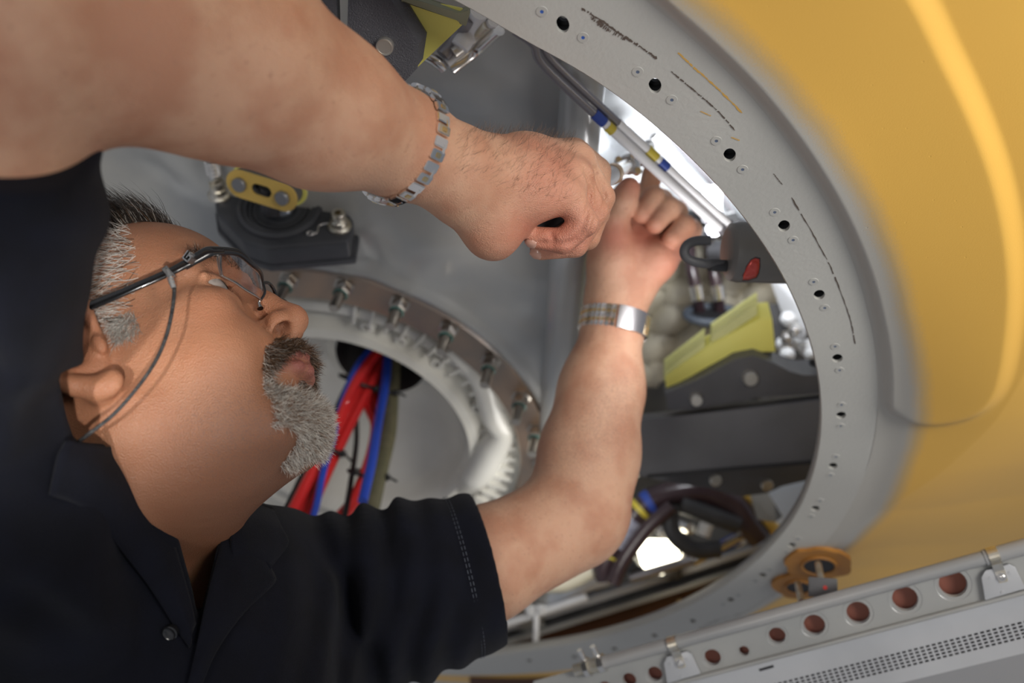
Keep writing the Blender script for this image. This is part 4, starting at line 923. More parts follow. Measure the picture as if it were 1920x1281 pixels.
# ------------------------------------------------------------------ blended solid modelling for bodies and cloth
class Solid:
    """smoothly blended ellipsoids and tapered capsules, meshed with surface nets"""
    def __init__(s): s.p = []; s.post = None
    def cap(s, a, b, ra, rb=None, k=.004, sub=False, M_=None, fl=None):
        a = np.array(a, float); b = np.array(b, float); rb = ra if rb is None else rb
        if M_ is not None: a = M_[0] @ a + M_[1]; b = M_[0] @ b + M_[1]
        r = max(ra, rb); lo = np.minimum(a, b) - r; hi = np.maximum(a, b) + r
        s.p.append(('c', a, b, ra, rb, k, sub, lo - k, hi + k))
    def chain(s, pts, rs, k=.004, M_=None, sub=False):
        for i in range(len(pts) - 1): s.cap(pts[i], pts[i + 1], rs[i], rs[i + 1], k if i == 0 or not sub else k, sub, M_)
    def ell(s, c, r, k=.004, R=None, sub=False, M_=None):
        c = np.array(c, float); r = np.array(r, float); R = np.eye(3) if R is None else np.array(R)
        if M_ is not None: c = M_[0] @ c + M_[1]; R = M_[0] / M_[2] @ R; r = r * M_[2]
        e = np.sqrt((R ** 2) @ (r ** 2)); s.p.append(('e', c, R, r, None, k, sub, c - e - k, c + e + k))
    def dist(s, X, lo, hi, prims=None):
        d = np.full(X.shape[:-1], 1.0, np.float32)
        for q in (s.p if prims is None else prims):
            k = q[5]
            if prims is None and ((q[7] > hi).any() or (q[8] < lo).any()): continue
            if q[0] == 'c':
                a, b = q[1].astype(np.float32), q[2].astype(np.float32); ba = b - a; w = X - a
                t = np.clip((w @ ba) / (ba @ ba + 1e-12), 0, 1); w = w - t[..., None] * ba
                e = np.sqrt((w * w).sum(-1)) - (q[3] + (q[4] - q[3]) * t)
            else:
                w = (X - q[1].astype(np.float32)) @ q[2].astype(np.float32); r = q[3].astype(np.float32)
                k0 = np.sqrt(((w / r) ** 2).sum(-1)); k1 = np.sqrt(((w / (r * r)) ** 2).sum(-1)); e = k0 * (k0 - 1) / (k1 + 1e-9)
            if q[6]:
                h = np.clip(.5 - .5 * (d + e) / k, 0, 1); d = d + (-e - d) * h + k * h * (1 - h)
            else:
                h = np.clip(.5 + .5 * (d - e) / k, 0, 1); d = d + (e - d) * h - k * h * (1 - h)
        if s.post is not None: d = s.post(X, d)
        return d
    def mesh(s, h, lo, hi, B=22, clip=None):
        lo = np.array(lo, float); hi = np.array(hi, float); nb = np.ceil((hi - lo) / (h * B)).astype(int)
        G = nb * B + 3; verts = []; ids = []; quads = []
        st = np.array([G[1] * G[2], G[2], 1], np.int64)
        L_ = np.array([q[7] for q in s.p]); H_ = np.array([q[8] for q in s.p]); K_ = np.array([q[5] for q in s.p]); mk = K_.copy()
        for i_ in range(len(K_)):      # a later, softer blend can reach further than this solid's own
            ov = ((L_[i_ + 1:] <= H_[i_] + .05) & (H_[i_ + 1:] >= L_[i_] - .05)).all(1)
            if ov.any(): mk[i_] = max(K_[i_], K_[i_ + 1:][ov].max())
        L_ = L_ - (mk - K_)[:, None]; H_ = H_ + (mk - K_)[:, None]
        for bi in range(nb[0]):
            for bj in range(nb[1]):
                for bk in range(nb[2]):
                    i0 = np.array([bi, bj, bk]) * B; l0 = lo + i0 * h; h0 = l0 + (B + 1) * h
                    if clip is not None and not clip(l0, h0): continue
                    hit = ((L_ <= h0 + 4 * h) & (H_ >= l0 - 4 * h)).all(1)
                    if not hit.any(): continue
                    pr = [q for q, f_ in zip(s.p, hit) if f_]
                    c = ((l0 + h0) / 2).astype(np.float32)[None]
                    dc = s.dist(c, l0, h0, pr)[0]
                    if (dc > h * B * 1.5 or dc < -h * B * 1.5 - .06) and dc < .9: continue
                    ax = [lo[a] + (i0[a] + np.arange(B + 2)) * h for a in range(3)]
                    X = np.stack(np.meshgrid(*ax, indexing='ij'), -1).astype(np.float32)
                    D = s.dist(X, l0, h0, pr); D = np.where(D == 0, 1e-7, D)
                    sg = D < 0
                    if sg.all() or not sg.any(): continue
                    n = B + 1
                    cnt = np.zeros((n, n, n), np.float32); acc = np.zeros((n, n, n, 3), np.float32)
                    corners = [(a, b, c2) for a in (0, 1) for b in (0, 1) for c2 in (0, 1)]
                    for (a, b, c2) in corners:
                        for ax_ in range(3):
                            if (a, b, c2)[ax_]: continue
                            e = [a, b, c2]; e[ax_] = 1
                            D0 = D[a:a + n, b:b + n, c2:c2 + n]; D1 = D[e[0]:e[0] + n, e[1]:e[1] + n, e[2]:e[2] + n]
                            cr = (D0 < 0) != (D1 < 0); t = np.where(cr, D0 / np.where(cr, D0 - D1, 1), 0)
                            cnt += cr; p = [np.float32(a) * cr, np.float32(b) * cr, np.float32(c2) * cr]; p[ax_] = p[ax_] + t
                            for q in range(3): acc[..., q] += p[q]
                    own = cnt > 0; own[B:] = False; own[:, B:] = False; own[:, :, B:] = False
                    I = np.argwhere(own)
                    if len(I):
                        verts.append(l0 + (I + acc[own] / cnt[own][:, None]) * h); ids.append((I + i0 + 1) @ st)
                    for ax_ in range(3):
                        e = [0, 0, 0]; e[ax_] = 1
                        S0 = sg[:B, :B, :B]; S1 = sg[e[0]:e[0] + B, e[1]:e[1] + B, e[2]:e[2] + B]
                        I = np.argwhere(S0 != S1)
                        if not len(I): continue
                        base = (I + i0 + 1) @ st; f1 = st[(ax_ + 1) % 3]; f2 = st[(ax_ + 2) % 3]
                        q = np.stack([base, base - f1, base - f1 - f2, base - f2], 1)
                        fl = ~S0[tuple(I.T)]; q[fl] = q[fl][:, ::-1]; quads.append(q)
        V = np.concatenate(verts); ids = np.concatenate(ids); Q = np.concatenate(quads)
        o = np.argsort(ids); ids = ids[o]; V = V[o]
        k = np.searchsorted(ids, Q); k = np.clip(k, 0, len(ids) - 1); ok = (ids[k] == Q).all(1); Q = k[ok]
        return V, Q
def relax(V, Q, it=2, w=.5):
    n = len(V)
    for _ in range(it):
        S = np.zeros_like(V); C = np.zeros(n)
        for a, b in ((0, 1), (1, 2), (2, 3), (3, 0)):
            for x_, y_ in ((a, b), (b, a)):
                for d in range(3): S[:, d] += np.bincount(Q[:, x_], weights=V[Q[:, y_], d], minlength=n)
                C += np.bincount(Q[:, x_], minlength=n)
        m = C > 0; V = V.copy(); V[m] += w * (S[m] / C[m][:, None] - V[m])
    return V
def vnormals(V, Q):
    N_ = np.zeros_like(V); f = np.cross(V[Q[:, 2]] - V[Q[:, 0]], V[Q[:, 3]] - V[Q[:, 1]])
    for k in range(4):
        for d in range(3): N_[:, d] += np.bincount(Q[:, k], weights=f[:, d], minlength=len(V))
    return N_ / (np.linalg.norm(N_, axis=1)[:, None] + 1e-12)
def rot(ax, deg):
    return np.array(Matrix.Rotation(math.radians(deg), 3, ax))
# ------------------------------------------------------------------ the man
HR = np.array([[0.854, 0.151, -0.498], [0.084, 0.905, 0.417], [0.513, -0.398, 0.76]])
u_, s_, vt = np.linalg.svd(HR); HR = u_ @ vt
HS = 1.0
HO = np.array([-.2449, .6364, CZ - .0361])
HM = (HR * HS, HO, HS)
def hw(p): return HM[0] @ np.array(p, float) + HM[1]
def hl(X): return (np.asarray(X) - HO) @ HR / HS
body = Solid()
def ell2(c, r, k, R=None, sub=False):        # mirrored pair
    body.ell(c, r, k, R, sub, HM)
    c2 = (c[0], -c[1], c[2]); S = np.diag([1, -1, 1]); body.ell(c2, r, k, None if R is None else S @ np.array(R) @ S, sub, HM)
def cap2(a, b, ra, rb, k, sub=False):
    body.cap(a, b, ra * HS, rb * HS, k, sub, HM); body.cap((a[0], -a[1], a[2]), (b[0], -b[1], b[2]), ra * HS, rb * HS, k, sub, HM)
# skull
body.ell((-.012, 0, .045), (.098, .077, .082), .01, None, False, HM)
body.ell((.040, 0, .052), (.052, .064, .050), .02, None, False, HM)
body.ell((.042, 0, -.012), (.050, .060, .060), .02, None, False, HM)
ell2((.018, .043, -.012), (.034, .025, .038), .02)
cap2((.086, .010, .043), (.072, .047, .038), .0085, .0075, .012)
ell2((.068, .044, .000), (.020, .017, .016), .015)
ell2((.060, .040, -.034), (.028, .022, .028), .02)
ell2((.078, .026, -.026), (.016, .014, .018), .012)
cap2((.012, .047, -.046), (.072, .024, -.080), .015, .014, .024)
body.ell((.082, 0, -.040), (.020, .027, .024), .014, None, False, HM)
body.ell((.085, 0, -.077), (.015, .022, .015), .013, None, False, HM)
body.ell((.034, 0, -.073), (.048, .044, .023), .024, None, False, HM)
# nose
body.chain([(.090, 0, .032), (.099, 0, .014), (.110, 0, -.006)], [.0070 * HS, .0075 * HS, .0095 * HS], .007, HM)
body.ell((.1095, 0, -.0100), (.0098, .0098, .0086), .006, None, False, HM)
ell2((.0995, .0115, -.0110), (.0120, .0072, .0085), .005)
body.cap((.108, 0, -.017), (.099, 0, -.023), .0042 * HS, .005 * HS, .005, False, HM)
ell2((.1025, .0108, -.0190), (.0078, .0062, .0062), .0016, rot('Y', -12), True)
ell2((.1020, .0088, -.0140), (.0055, .0042, .0095), .0012, rot('Y', 8), True)
# sockets, lids
ell2((.094, .033, .024), (.013, .018, .012), .012, None, True)
EYE = (.0735, .0325, .0200)
ell2(EYE, (.0142, .0150, .0140), .004)
ell2((.0875, .0345, .0195), (.010, .0135, .0036), .0018, rot('Z', 20) , True)
cap2((.0885, .020, .0270), (.080, .046, .0255), .0022, .0022, .003)
ell2((.084, .033, .0070), (.006, .013, .0045), .006)            # pouch under the eye
cap2((.097, .0165, -.006), (.080, .036, -.036), .0012, .0015, .006, True)   # fold from nose to mouth
# lips
for s in (1, -1):
    body.chain([(.1045, 0, -.0365), (.1015, s * .011, -.0370), (.0880, s * .026, -.0435)], [.0040 * HS, .0040 * HS, .0020 * HS], .004, HM)
    body.chain([(.1015, 0, -.0475), (.0985, s * .011, -.0470), (.0870, s * .025, -.0440)], [.0052 * HS, .0048 * HS, .0020 * HS], .004, HM)
    body.chain([(.1085, 0, -.0420), (.1055, s * .011, -.0422), (.0900, s * .0275, -.0440)], [.0012 * HS, .0012 * HS, .0012 * HS], .002, HM, True)
body.ell((.102, 0, -.0580), (.006, .020, .005), .006, None, True, HM)
# ears
def ear(s):
    f = lambda x, y, z: (x * 1.06 + .008, s * (y + .001), z * 1.06 - .005)
    Re = rot('Z', -18 * s) if s > 0 else rot('Z', 18)
    body.ell(f(-.010, .078, .004), (.019, .006, .028), .006, Re, False, HM)
    hx = [f(.006, .076, .006), f(.007, .081, .026), f(-.005, .086, .037), f(-.020, .090, .033), f(-.029, .092, .014), f(-.025, .090, -.006), f(-.013, .085, -.020), f(-.003, .080, -.027)]
    body.chain(hx, [q * HS for q in (.003, .0040, .0042, .0045, .0045, .0042, .0055, .0080)], .003, HM)
    body.chain([f(-.018, .087, .022), f(-.020, .088, .004), f(-.012, .085, -.010)], [.0032, .0036, .0034], .003, HM)
    body.ell(f(-.005, .088, .001), (.0105, .0100, .0140), .0025, None, True, HM)
    body.ell(f(-.013, .092, .024), (.0080, .0040, .0060), .003, None, True, HM)
    body.ell(f(.006, .079, -.001), (.004, .004, .007), .003, None, False, HM)
ear(-1); ear(1)
# neck and trunk
nb = np.array(P(272, 1060, .76)); 
body.cap(hw((-.030, 0, -.030)), nb, .064, .066, .03)
body.cap(hw((.026, 0, -.064)), np.array(P(335, 1030, .70)), .028, .034, .035)
body.cap(hw((.004, -.047, -.045)), np.array(P(330, 1120, .70)), .015, .013, .022)
cap2((-.020, .084, -.049), (.014, .076, -.050), .007, .005, .006, True)
body.ell((.0115, -.0815, -.034), (.0085, .0055, .0085), .003, None, False, HM)
RSH = np.array(P(-100, 920, .56)); LSH = np.array(P(600, 1150, .83))
chest = np.array(P(260, 1420, .76))
body.cap(RSH + [0, .02, -.03], LSH, .045, .060, .02); body.cap(chest + [0, 0, .02], chest - [0, 0, .2], .13, .13, .05)
body.cap(nb, chest, .066, .11, .04)
# right arm, raised in the foreground
REL = np.array(P(10, 5, .415))
body.chain([RSH, np.array(P(-125, 650, .50)), np.array(P(-85, 450, .46)), REL + [-.012, 0, -.01]], [.052, .053, .054, .052], .012)
body.chain([REL, np.array(P(250, 42, .462)), np.array(P(430, 108, .500)), np.array(P(600, 205, .545)), np.array(P(753, 272, .595))], [.052, .0535, .0505, .0415, .0318], .02)
# hand
def chainpx(pts, rs, k=.003):
    body.chain([np.array(P(*p)) for p in pts], rs, k)
chainpx([(753, 272, .595), (860, 324, .625), (905, 338, .638)], [.0318, .0285, .0285], .010)
WR = (880, 325, .632)
MC = [(1062, 372, .655, .0125), (1074, 338, .668, .0135), (1078, 308, .684, .0140), (1062, 295, .705, .0140)]
for (x, y, d, r) in MC: chainpx([(905, 335, .640), (985, (335 + y) / 2, (.642 + d) / 2), (x, y, d)], [.024, .022, r], .010)
chainpx([(880, 375, .632), (925, 430, .648), (960, 418, .655)], [.020, .0185, .012], .012)      # heel of the hand
chainpx([(930, 392, .640), (1000, 374, .650), (1046, 362, .652)], [.016, .012, .010], .008)
fing = [
 [[(1062, 368, .655), (1096, 418, .656), (1056, 452, .659), (1003, 446, .662)], [.0110, .0096, .0090, .0078]],
 [[(1076, 336, .670), (1114, 396, .677), (1078, 458, .678), (1014, 467, .680)], [.0116, .0102, .0094, .0080]],
 [[(1083, 306, .688), (1126, 370, .698), (1100, 444, .700), (1040, 462, .702)], [.0120, .0106, .0098, .0085]],
 [[(1076, 290, .705), (1118, 322, .716), (1118, 400, .716), (1070, 440, .712)], [.0125, .0110, .010, .009]]]
for pts, rs in fing: chainpx(pts, rs, .0014)
chainpx([(900, 360, .655), (960, 400, .690), (1030, 405, .706), (1070, 380, .712)], [.018, .015, .012, .010], .006)   # thumb closing from behind
for (x, y, d) in ((1066, 366, .648), (1084, 330, .660), (1088, 300, .676)): chainpx([(x - 6, y - 4, d + .006), (x, y, d + .008)], [.010, .0095], .008)
for (x0, y0, x1, y1, d) in ((960, 330, 1050, 352, .634), (965, 315, 1062, 322, .645), (965, 300, 1062, 296, .66)): chainpx([(x0, y0, d + .010), (x1, y1, d + .014)], [.0065, .006], .010)  # tendons
# creases where the curled fingers lie side by side
_hb = [q for q in body.p if (q[7][1] > .58) and (q[8][1] < .78) and q[8][0] > -.03 and q[8][2] > CZ + .02]
def skin_at(px, py, d0=.60, d1=.78):
    t = np.arange(d0, d1, .0006); X = (np.array([0, 0, CZ]) + t[:, None] * np.array(ray(px, py))).astype(np.float32)
    d = body.dist(X, None, None, _hb); k = np.where(d < 0)[0]
    return t[k[0]] if len(k) else None
for line, r_ in (([(1098, 318), (1106, 345), (1106, 375), (1099, 405), (1088, 440), (1070, 456), (1040, 457), (1010, 457)], .0014), ([(1104, 322), (1118, 352), (1121, 385), (1113, 425), (1098, 452)], .0012), ([(1112, 312), (1130, 345), (1134, 378), (1128, 405)], .0011), ([(1030, 434), (1036, 448), (1034, 460)], .0007)):
    ln = [v[:2] for v in smooth_path([(x, y, 0) for x, y in line], 26)]
    q_ = [(x, y, skin_at(x, y)) for x, y in ln]; q_ = [np.array(P(v[0], v[1], v[2] - .0004)) for v in q_ if v[2] is not None]
    for a_, b_ in zip(q_[:-1], q_[1:]):
        if abs(a_[1] - b_[1]) < .008: body.cap(a_, b_, r_, r_, .0022, True)
# left arm, reaching up into the bay
LEL = np.array(P(1078, 968, .905))
body.chain([LSH, np.array(P(900, 1062, .855)), LEL + [-.004, 0, -.004]], [.056, .0475, .0475], .02)
body.chain([np.array(P(1088, 945, .905)), np.array(P(1105, 850, .92)), np.array(P(1128, 730, .935)), np.array(P(1150, 610, .95))], [.0470, .0450, .0385, .0290], .02)
chainpx([(1150, 610, .95), (1157, 560, .955), (1166, 520, .956)], [.0300, .0285, .0290], .010)
chainpx([(1140, 560, .952), (1148, 490, .945), (1150, 450, .944)], [.020, .0225, .020], .012)              # thenar
for (x, y, d, r) in ((1172, 408, .968, .0150), (1205, 412, .972, .0150), (1232, 432, .972, .0145), (1256, 462, .968, .0140)):
    chainpx([(1165, 545, .957), (1185, 490, .962), (x, y, d)], [.024, .0225, r], .012)
chainpx([(1200, 530, .950), (1232, 490, .948), (1256, 470, .955)], [.018, .018, .014], .010)
chainpx([(1140, 470, .944), (1150, 410, .938), (1170, 372, .935), (1180, 352, .934)], [.0170, .0140, .0120, .0105], .008)       # thumb
lf_ = [
 [[(1180, 405, .975), (1212, 372, .995), (1222, 330, .998), (1226, 300, .994)], [.0135, .0118, .0105, .0088]],
 [[(1208, 405, .975), (1240, 378, .966), (1226, 372, .950), (1203, 400, .940)], [.0140, .0125, .0122, .0100]],
 [[(1235, 430, .975), (1266, 398, .966), (1252, 390, .948), (1228, 420, .938)], [.0135, .0125, .0122, .0098]],
 [[(1262, 460, .970), (1294, 432, .966), (1284, 425, .948), (1260, 448, .938)], [.0130, .0118, .0115, .0095]]]
for pts, rs in lf_: chainpx(pts, rs, .0025)
lo = np.array([-.52, .34, CZ - .42]); hi = np.array([.24, 1.06, CZ + .22])
V, Q = body.mesh(.0014, lo, hi)
# keep what the frame could see plus a margin
def screen(V): return 960 + F * V[:, 0] / V[:, 1], 640.5 - F * (V[:, 2] - CZ) / V[:, 1]
sx, sy = screen(V); inn = (sx > -330) & (sy < 1480) & (sy > -330)
Q = Q[inn[Q].all(1)]
used = np.zeros(len(V), bool); used[Q.ravel()] = True; rm = np.cumsum(used) - 1; V = V[used]; Q = rm[Q]
V = relax(V, Q, 2, .4); Nn = vnormals(V, Q)
man = empty('person', P(260, 1400, .76), 'greying man in a dark polo shirt and glasses with both hands up in the opening', 'person')
skin_o = mesh_np('body', V, [Q], None, man)
# skin colour: lips, nose and ear flush, greyer shaved chin, painted jaw shade
Ll = hl(V); near = np.abs(Ll).max(1) < .2
tint = np.zeros(len(V), np.float32); beard_shade = np.zeros(len(V), np.float32)
def blob(c, r): return np.exp(-(((Ll - np.array(c)) / np.array(r)) ** 2).sum(1))
lipm = np.zeros(len(V))
for s in (1, -1):
    for c in ((.105, 0, -.037), (.102, s * .012, -.038), (.092, s * .022, -.042), (.103, 0, -.0475), (.100, s * .012, -.047), (.091, s * .021, -.045)): lipm = np.maximum(lipm, blob(c, (.009, .008, .0052)))
tint = np.clip(lipm * 1.5, 0, 1) * near
flush = (blob((.115, 0, -.004), (.014, .018, .012)) * .6 + blob((.07, -.045, -.01), (.02, .02, .018)) * .35 + blob((-.01, -.085, 0), (.03, .02, .035)) * .7) * near
beard_shade = .6 * np.clip((-.040 - Ll[:, 2]) / .03, 0, 1) * np.clip((Ll[:, 2] + .15) / .05, 0, 1) * np.clip((Ll[:, 0] + .005) / .05, 0, 1)  # shaved-beard specks, spread down the neck to paint in its shade
hfl = np.zeros(len(V))
for (x, y, d, s_) in ((1250, 490, .95, .03), (1200, 450, .95, .03), (1150, 450, .93, .02), (1010, 360, .65, .03), (960, 420, .65, .025), (1060, 440, .66, .03), (1180, 352, .93, .014)):
    hfl = np.maximum(hfl, np.exp(-((V - np.array(P(x, y, d))) ** 2).sum(1) / s_ ** 2))
for nm, arr in (('nostril', np.clip(1.7 * np.maximum(blob((.102, -.0088, -.0140), (.0060, .0048, .0060)), blob((.102, .0088, -.0140), (.0060, .0048, .0060))) - .35, 0, 1) * (np.abs(Ll[:, 1]) < .0135) * (np.abs(Ll[:, 1]) > .003) * near), ('tan', np.clip((.20 - np.linalg.norm(Ll, axis=1)) / .06, 0, 1)), ('jaw', np.clip((-.035 - Ll[:, 2]) / .05, 0, 1) * np.clip((Ll[:, 0] + .06) / .05, 0, 1) * np.clip((.22 - np.linalg.norm(Ll, axis=1)) / .08, 0, 1)), ('lips', tint), ('flush', np.clip(flush + hfl * .75, 0, 1)), ('stubble', beard_shade)):
    at = skin_o.data.attributes.new(nm, 'FLOAT', 'POINT'); at.data.foreach_set('value', arr.astype(np.float32))
sk = bpy.data.materials.new('skin'); sk.use_nodes = True; N = sk.node_tree.nodes; L = sk.node_tree.links; b = N['Principled BSDF']
tc = N.new('ShaderNodeTexCoord')
def noise(sc, de=4):
    q = N.new('ShaderNodeTexNoise'); q.inputs['Scale'].default_value = sc; q.inputs['Detail'].default_value = de; L.new(tc.outputs['Object'], q.inputs['Vector']); return q
def mixc(a, b_, f_, typ='MIX'):
    q = N.new('ShaderNodeMix'); q.data_type = 'RGBA'; q.blend_type = typ
    for sock, v in ((q.inputs[6], a), (q.inputs[7], b_)):
        if isinstance(v, tuple): sock.default_value = (*v, 1)
        else: L.new(v, sock)
    if isinstance(f_, float): q.inputs['Factor'].default_value = f_
    else: L.new(f_, q.inputs['Factor'])
    return q.outputs[2]
def attr(nm):
    q = N.new('ShaderNodeAttribute'); q.attribute_name = nm; return q.outputs['Fac']
def ramp(f_, p0, p1):
    q = N.new('ShaderNodeMapRange'); q.inputs['From Min'].default_value = p0; q.inputs['From Max'].default_value = p1; L.new(f_, q.inputs['Value']); return q.outputs[0]
SKIN_A, SKIN_B = (.60, .345, .225), (.50, .245, .150)
c = mixc(SKIN_A, SKIN_B, ramp(noise(28).outputs['Fac'], .40, .62))
c = mixc(c, (.45, .24, .155), ramp(noise(240, 2).outputs['Fac'], .62, .80))
c = mixc(c, (.50, .155, .105), attr('flush')); 
mk_ = N.new('ShaderNodeMath'); mk_.operation = 'MULTIPLY'; mk_.inputs[1].default_value = .75; L.new(attr('tan'), mk_.inputs[0]); mj = N.new('ShaderNodeMath'); mj.operation = 'MULTIPLY'; mj.inputs[1].default_value = .75; L.new(attr('jaw'), mj.inputs[0]); c = mixc(c, (.40, .170, .085), mk_.outputs[0]); c = mixc(c, (.19, .080, .042), mj.outputs[0])  # under-jaw and neck shade put into the skin colour; head darker than arms
m1 = N.new('ShaderNodeMath'); m1.operation = 'MULTIPLY'; L.new(attr('stubble'), m1.inputs[0]); L.new(ramp(noise(1600, 1).outputs['Fac'], .50, .64), m1.inputs[1])
c = mixc(c, (.14, .09, .075), m1.outputs[0])
c = mixc(c, (.30, .105, .085), attr('lips')); c = mixc(c, (.09, .032, .022), attr('nostril'))  # nostrils painted dark, their shade put into the colour
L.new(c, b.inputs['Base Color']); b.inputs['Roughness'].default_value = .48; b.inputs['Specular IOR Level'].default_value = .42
b.inputs['Subsurface Weight'].default_value = .12; b.inputs['Subsurface Radius'].default_value = (1, .3, .15); b.inputs['Subsurface Scale'].default_value = .004
vo = N.new('ShaderNodeTexVoronoi'); vo.inputs['Scale'].default_value = 1100; L.new(tc.outputs['Object'], vo.inputs['Vector'])
bp = N.new('ShaderNodeBump'); bp.inputs['Strength'].default_value = .5; bp.inputs['Distance'].default_value = .0008; L.new(vo.outputs['Distance'], bp.inputs['Height'])
bq2 = N.new('ShaderNodeBump'); bq2.inputs['Strength'].default_value = .25; bq2.inputs['Distance'].default_value = .0022; L.new(noise(130, 3).outputs['Fac'], bq2.inputs['Height']); L.new(bp.outputs['Normal'], bq2.inputs['Normal'])
L.new(bq2.outputs['Normal'], b.inputs['Normal'])
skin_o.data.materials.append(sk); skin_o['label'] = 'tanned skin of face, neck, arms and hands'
# eyes
for s in (-1, 1):
    e = hw((EYE[0], s * EYE[1], EYE[2])); gd = HR @ np.array((.93, s * -.12, .33)); gd /= np.linalg.norm(gd)
    ef = Fr(e, (0, 0, 1), None, gd); R_ = .0134 * HS
    pr = [(R_ * math.sin(a), R_ * math.cos(a)) for a in np.linspace(0, math.pi, 30)]
    ey = lathe('eyeball', ef, pr, mat('eye_white', (.42, .36, .32), .15, coat=1) if s < 0 else bpy.data.materials['eye_white'], man, 32, smooth=180)
    lathe('iris', ef, [(0, R_ * 1.03), (.003, R_ * 1.025), (.0058, R_ * .94)], mat('iris_brown', (.06, .035, .02), .1, coat=1) if s < 0 else bpy.data.materials['iris_brown'], ey, 24)
# fingernails
def nail(name, c, nrm_, along_, w, l):
    f_ = Fr(c, along_, None, nrm_); V = []; nu, nv = 8, 8
    for i in range(nu):
        for j in range(nv):
            a = (i / (nu - 1) - .5) * 2; b_ = (j / (nv - 1) - .5) * 2
            rr_ = math.sqrt(max(1 - (abs(a) ** 4), .0)); V.append(f_(a * l / 2, b_ * w / 2 * max(rr_, .35), -.0018 * b_ * b_ - .0008 * a * a))
    i = np.arange(nu - 1)[:, None] * nv; j = np.arange(nv - 1)[None]
    mesh_np(name, V, [np.stack([i + j, i + j + 1, i + nv + j + 1, i + nv + j], -1).reshape(-1, 4)], mat('nail', (.58, .33, .25), .3, coat=.4) if 'nail' not in bpy.data.materials else bpy.data.materials['nail'], man)
for (x, y, d, r) in ((1002, 448, .662, .0078), (1011, 469, .680, .0080)):
    c = P(x, y, d); nn = Vector((-.42, -.72, -.55)).normalized(); nail('fingernail', c + nn * (r * .97), nn, Vector((-1, .3, .1)), .0085, .0090)

# ------------------------------------------------------------------ strands of hair
def strands(name, pts, dirs, lens, rad, m, parent, droop=None, seed=1, K=4, curl=.25, label=None):
    rs = np.random.RandomState(seed); n = len(pts)
    P0 = np.array(pts, float); D = np.array(dirs, float); D /= np.linalg.norm(D, axis=1)[:, None]; lens = np.broadcast_to(lens, (n,))[:, None]
    rv = rs.normal(size=(n, 3)); rv -= D * (rv * D).sum(1)[:, None]; rv /= np.linalg.norm(rv, axis=1)[:, None]
    dr = np.zeros((n, 3)) if droop is None else np.broadcast_to(np.array(droop, float), (n, 3))
    rows = []
    for k in range(K + 1):
        t = k / K; rows.append(P0 + D * lens * t + dr * lens * t * t + rv * lens * curl * t * t)
    rows = np.stack(rows, 1)                       # n,K+1,3
    s1 = rv; s2 = np.cross(D, rv); V = []
    radii = (rad * rs.uniform(.7, 1.3, n))[:, None, None]
    taper = np.array([1.0 - .85 * (k / K) ** 2 for k in range(K + 1)])[None, :, None]
    for a in (0, 2 * math.pi / 3, 4 * math.pi / 3): V.append(rows + radii * taper * (s1 * math.cos(a) + s2 * math.sin(a))[:, None, :])
    V = np.stack(V, 2).reshape(-1, 3)              # n,(K+1),3 corners
    b0 = (np.arange(n) * (K + 1) * 3)[:, None, None]; k = (np.arange(K) * 3)[None, :, None]; c = np.arange(3)[None, None, :]; c2 = (c + 1) % 3
    Qs = np.stack([b0 + k + c, b0 + k + c2, b0 + k + 3 + c2, b0 + k + 3 + c], -1).reshape(-1, 4)
    mats = m if isinstance(m, list) else [m]
    mi = np.repeat(rs.choice(len(mats), n, p=[1 / len(mats)] * len(mats)), K * 3)
    o = mesh_np(name, V, [Qs], None, parent, True, mats, mi); o['kind'] = 'stuff'
    if label: o['label'] = label
    return o
def hairmat(nm, c, r=.35): return mat(nm, c, r, 0, **{'Specular IOR Level': .6})
HD = hairmat('dark_hair', (.045, .032, .024)); HG = hairmat('grey_hair', (.42, .39, .35)); HW_ = hairmat('white_hair', (.78, .74, .68)); HB = hairmat('brown_hair', (.10, .055, .03)); HLB = hairmat('light_brown_hair', (.28, .16, .09))
rs = np.random.RandomState(11)
headm = near & (np.linalg.norm(Ll, axis=1) < .17)
idx = np.where(headm)[0]; Lx = Ll[idx]; Nl = Nn[idx] @ HR      # local normals
def pick(maskf, count):
    m_ = maskf(Lx, Nl); c_ = idx[m_]; return c_[rs.randint(0, len(c_), count)] if len(c_) else np.zeros(0, int)
def wdir(v): return np.asarray(v) @ HR.T
def jitter(ix): return V_[ix] + rs.normal(size=(len(ix), 3)) * .0006
V_ = V
# scalp: dark swept-back top, grey sides above the ear
hairline = lambda l: .083 - .55 * np.clip(np.abs(l[:, 1]) - .030, 0, 1) * 1.0 
def top(l, n): return (l[:, 2] > .070) & (l[:, 0] < .068 - .9 * np.clip(np.abs(l[:, 1]) - .035, 0, 1) + .15 * (l[:, 2] - .1)) & (n[:, 2] > -.2)
def sidem(l, n):
    front = np.minimum(.029 + .56 * l[:, 2], .053)
    return (l[:, 2] > .002 + .85 * np.clip(.028 - l[:, 0], 0, .045)) & (l[:, 2] <= .085) & (l[:, 0] < front) & (np.abs(l[:, 1]) > .03) & ~((np.abs(l[:, 1]) > .0775) & (l[:, 2] < .042)) | ((l[:, 0] < -.05) & (l[:, 2] > -.03))
def sideburn(l, n): return (l[:, 2] > -.004) & (l[:, 2] <= .014) & (l[:, 0] > .020) & (l[:, 0] < .036) & (np.abs(l[:, 1]) > .05)
ix = pick(top, 20000); n_ = Nn[ix]; dl = np.stack([np.full(len(ix), -.35), np.zeros(len(ix)), np.full(len(ix), .9)], 1) + rs.normal(size=(len(ix), 3)) * .22
strands('hair', jitter(ix), n_ * .9 + wdir(dl) * .8, rs.uniform(.020, .042, len(ix)), .00021, [HD, HD, HD, HD, HB, HG], man, wdir([[-.5, 0, -.1]])[0], 2, label='dark short hair on top of the head')
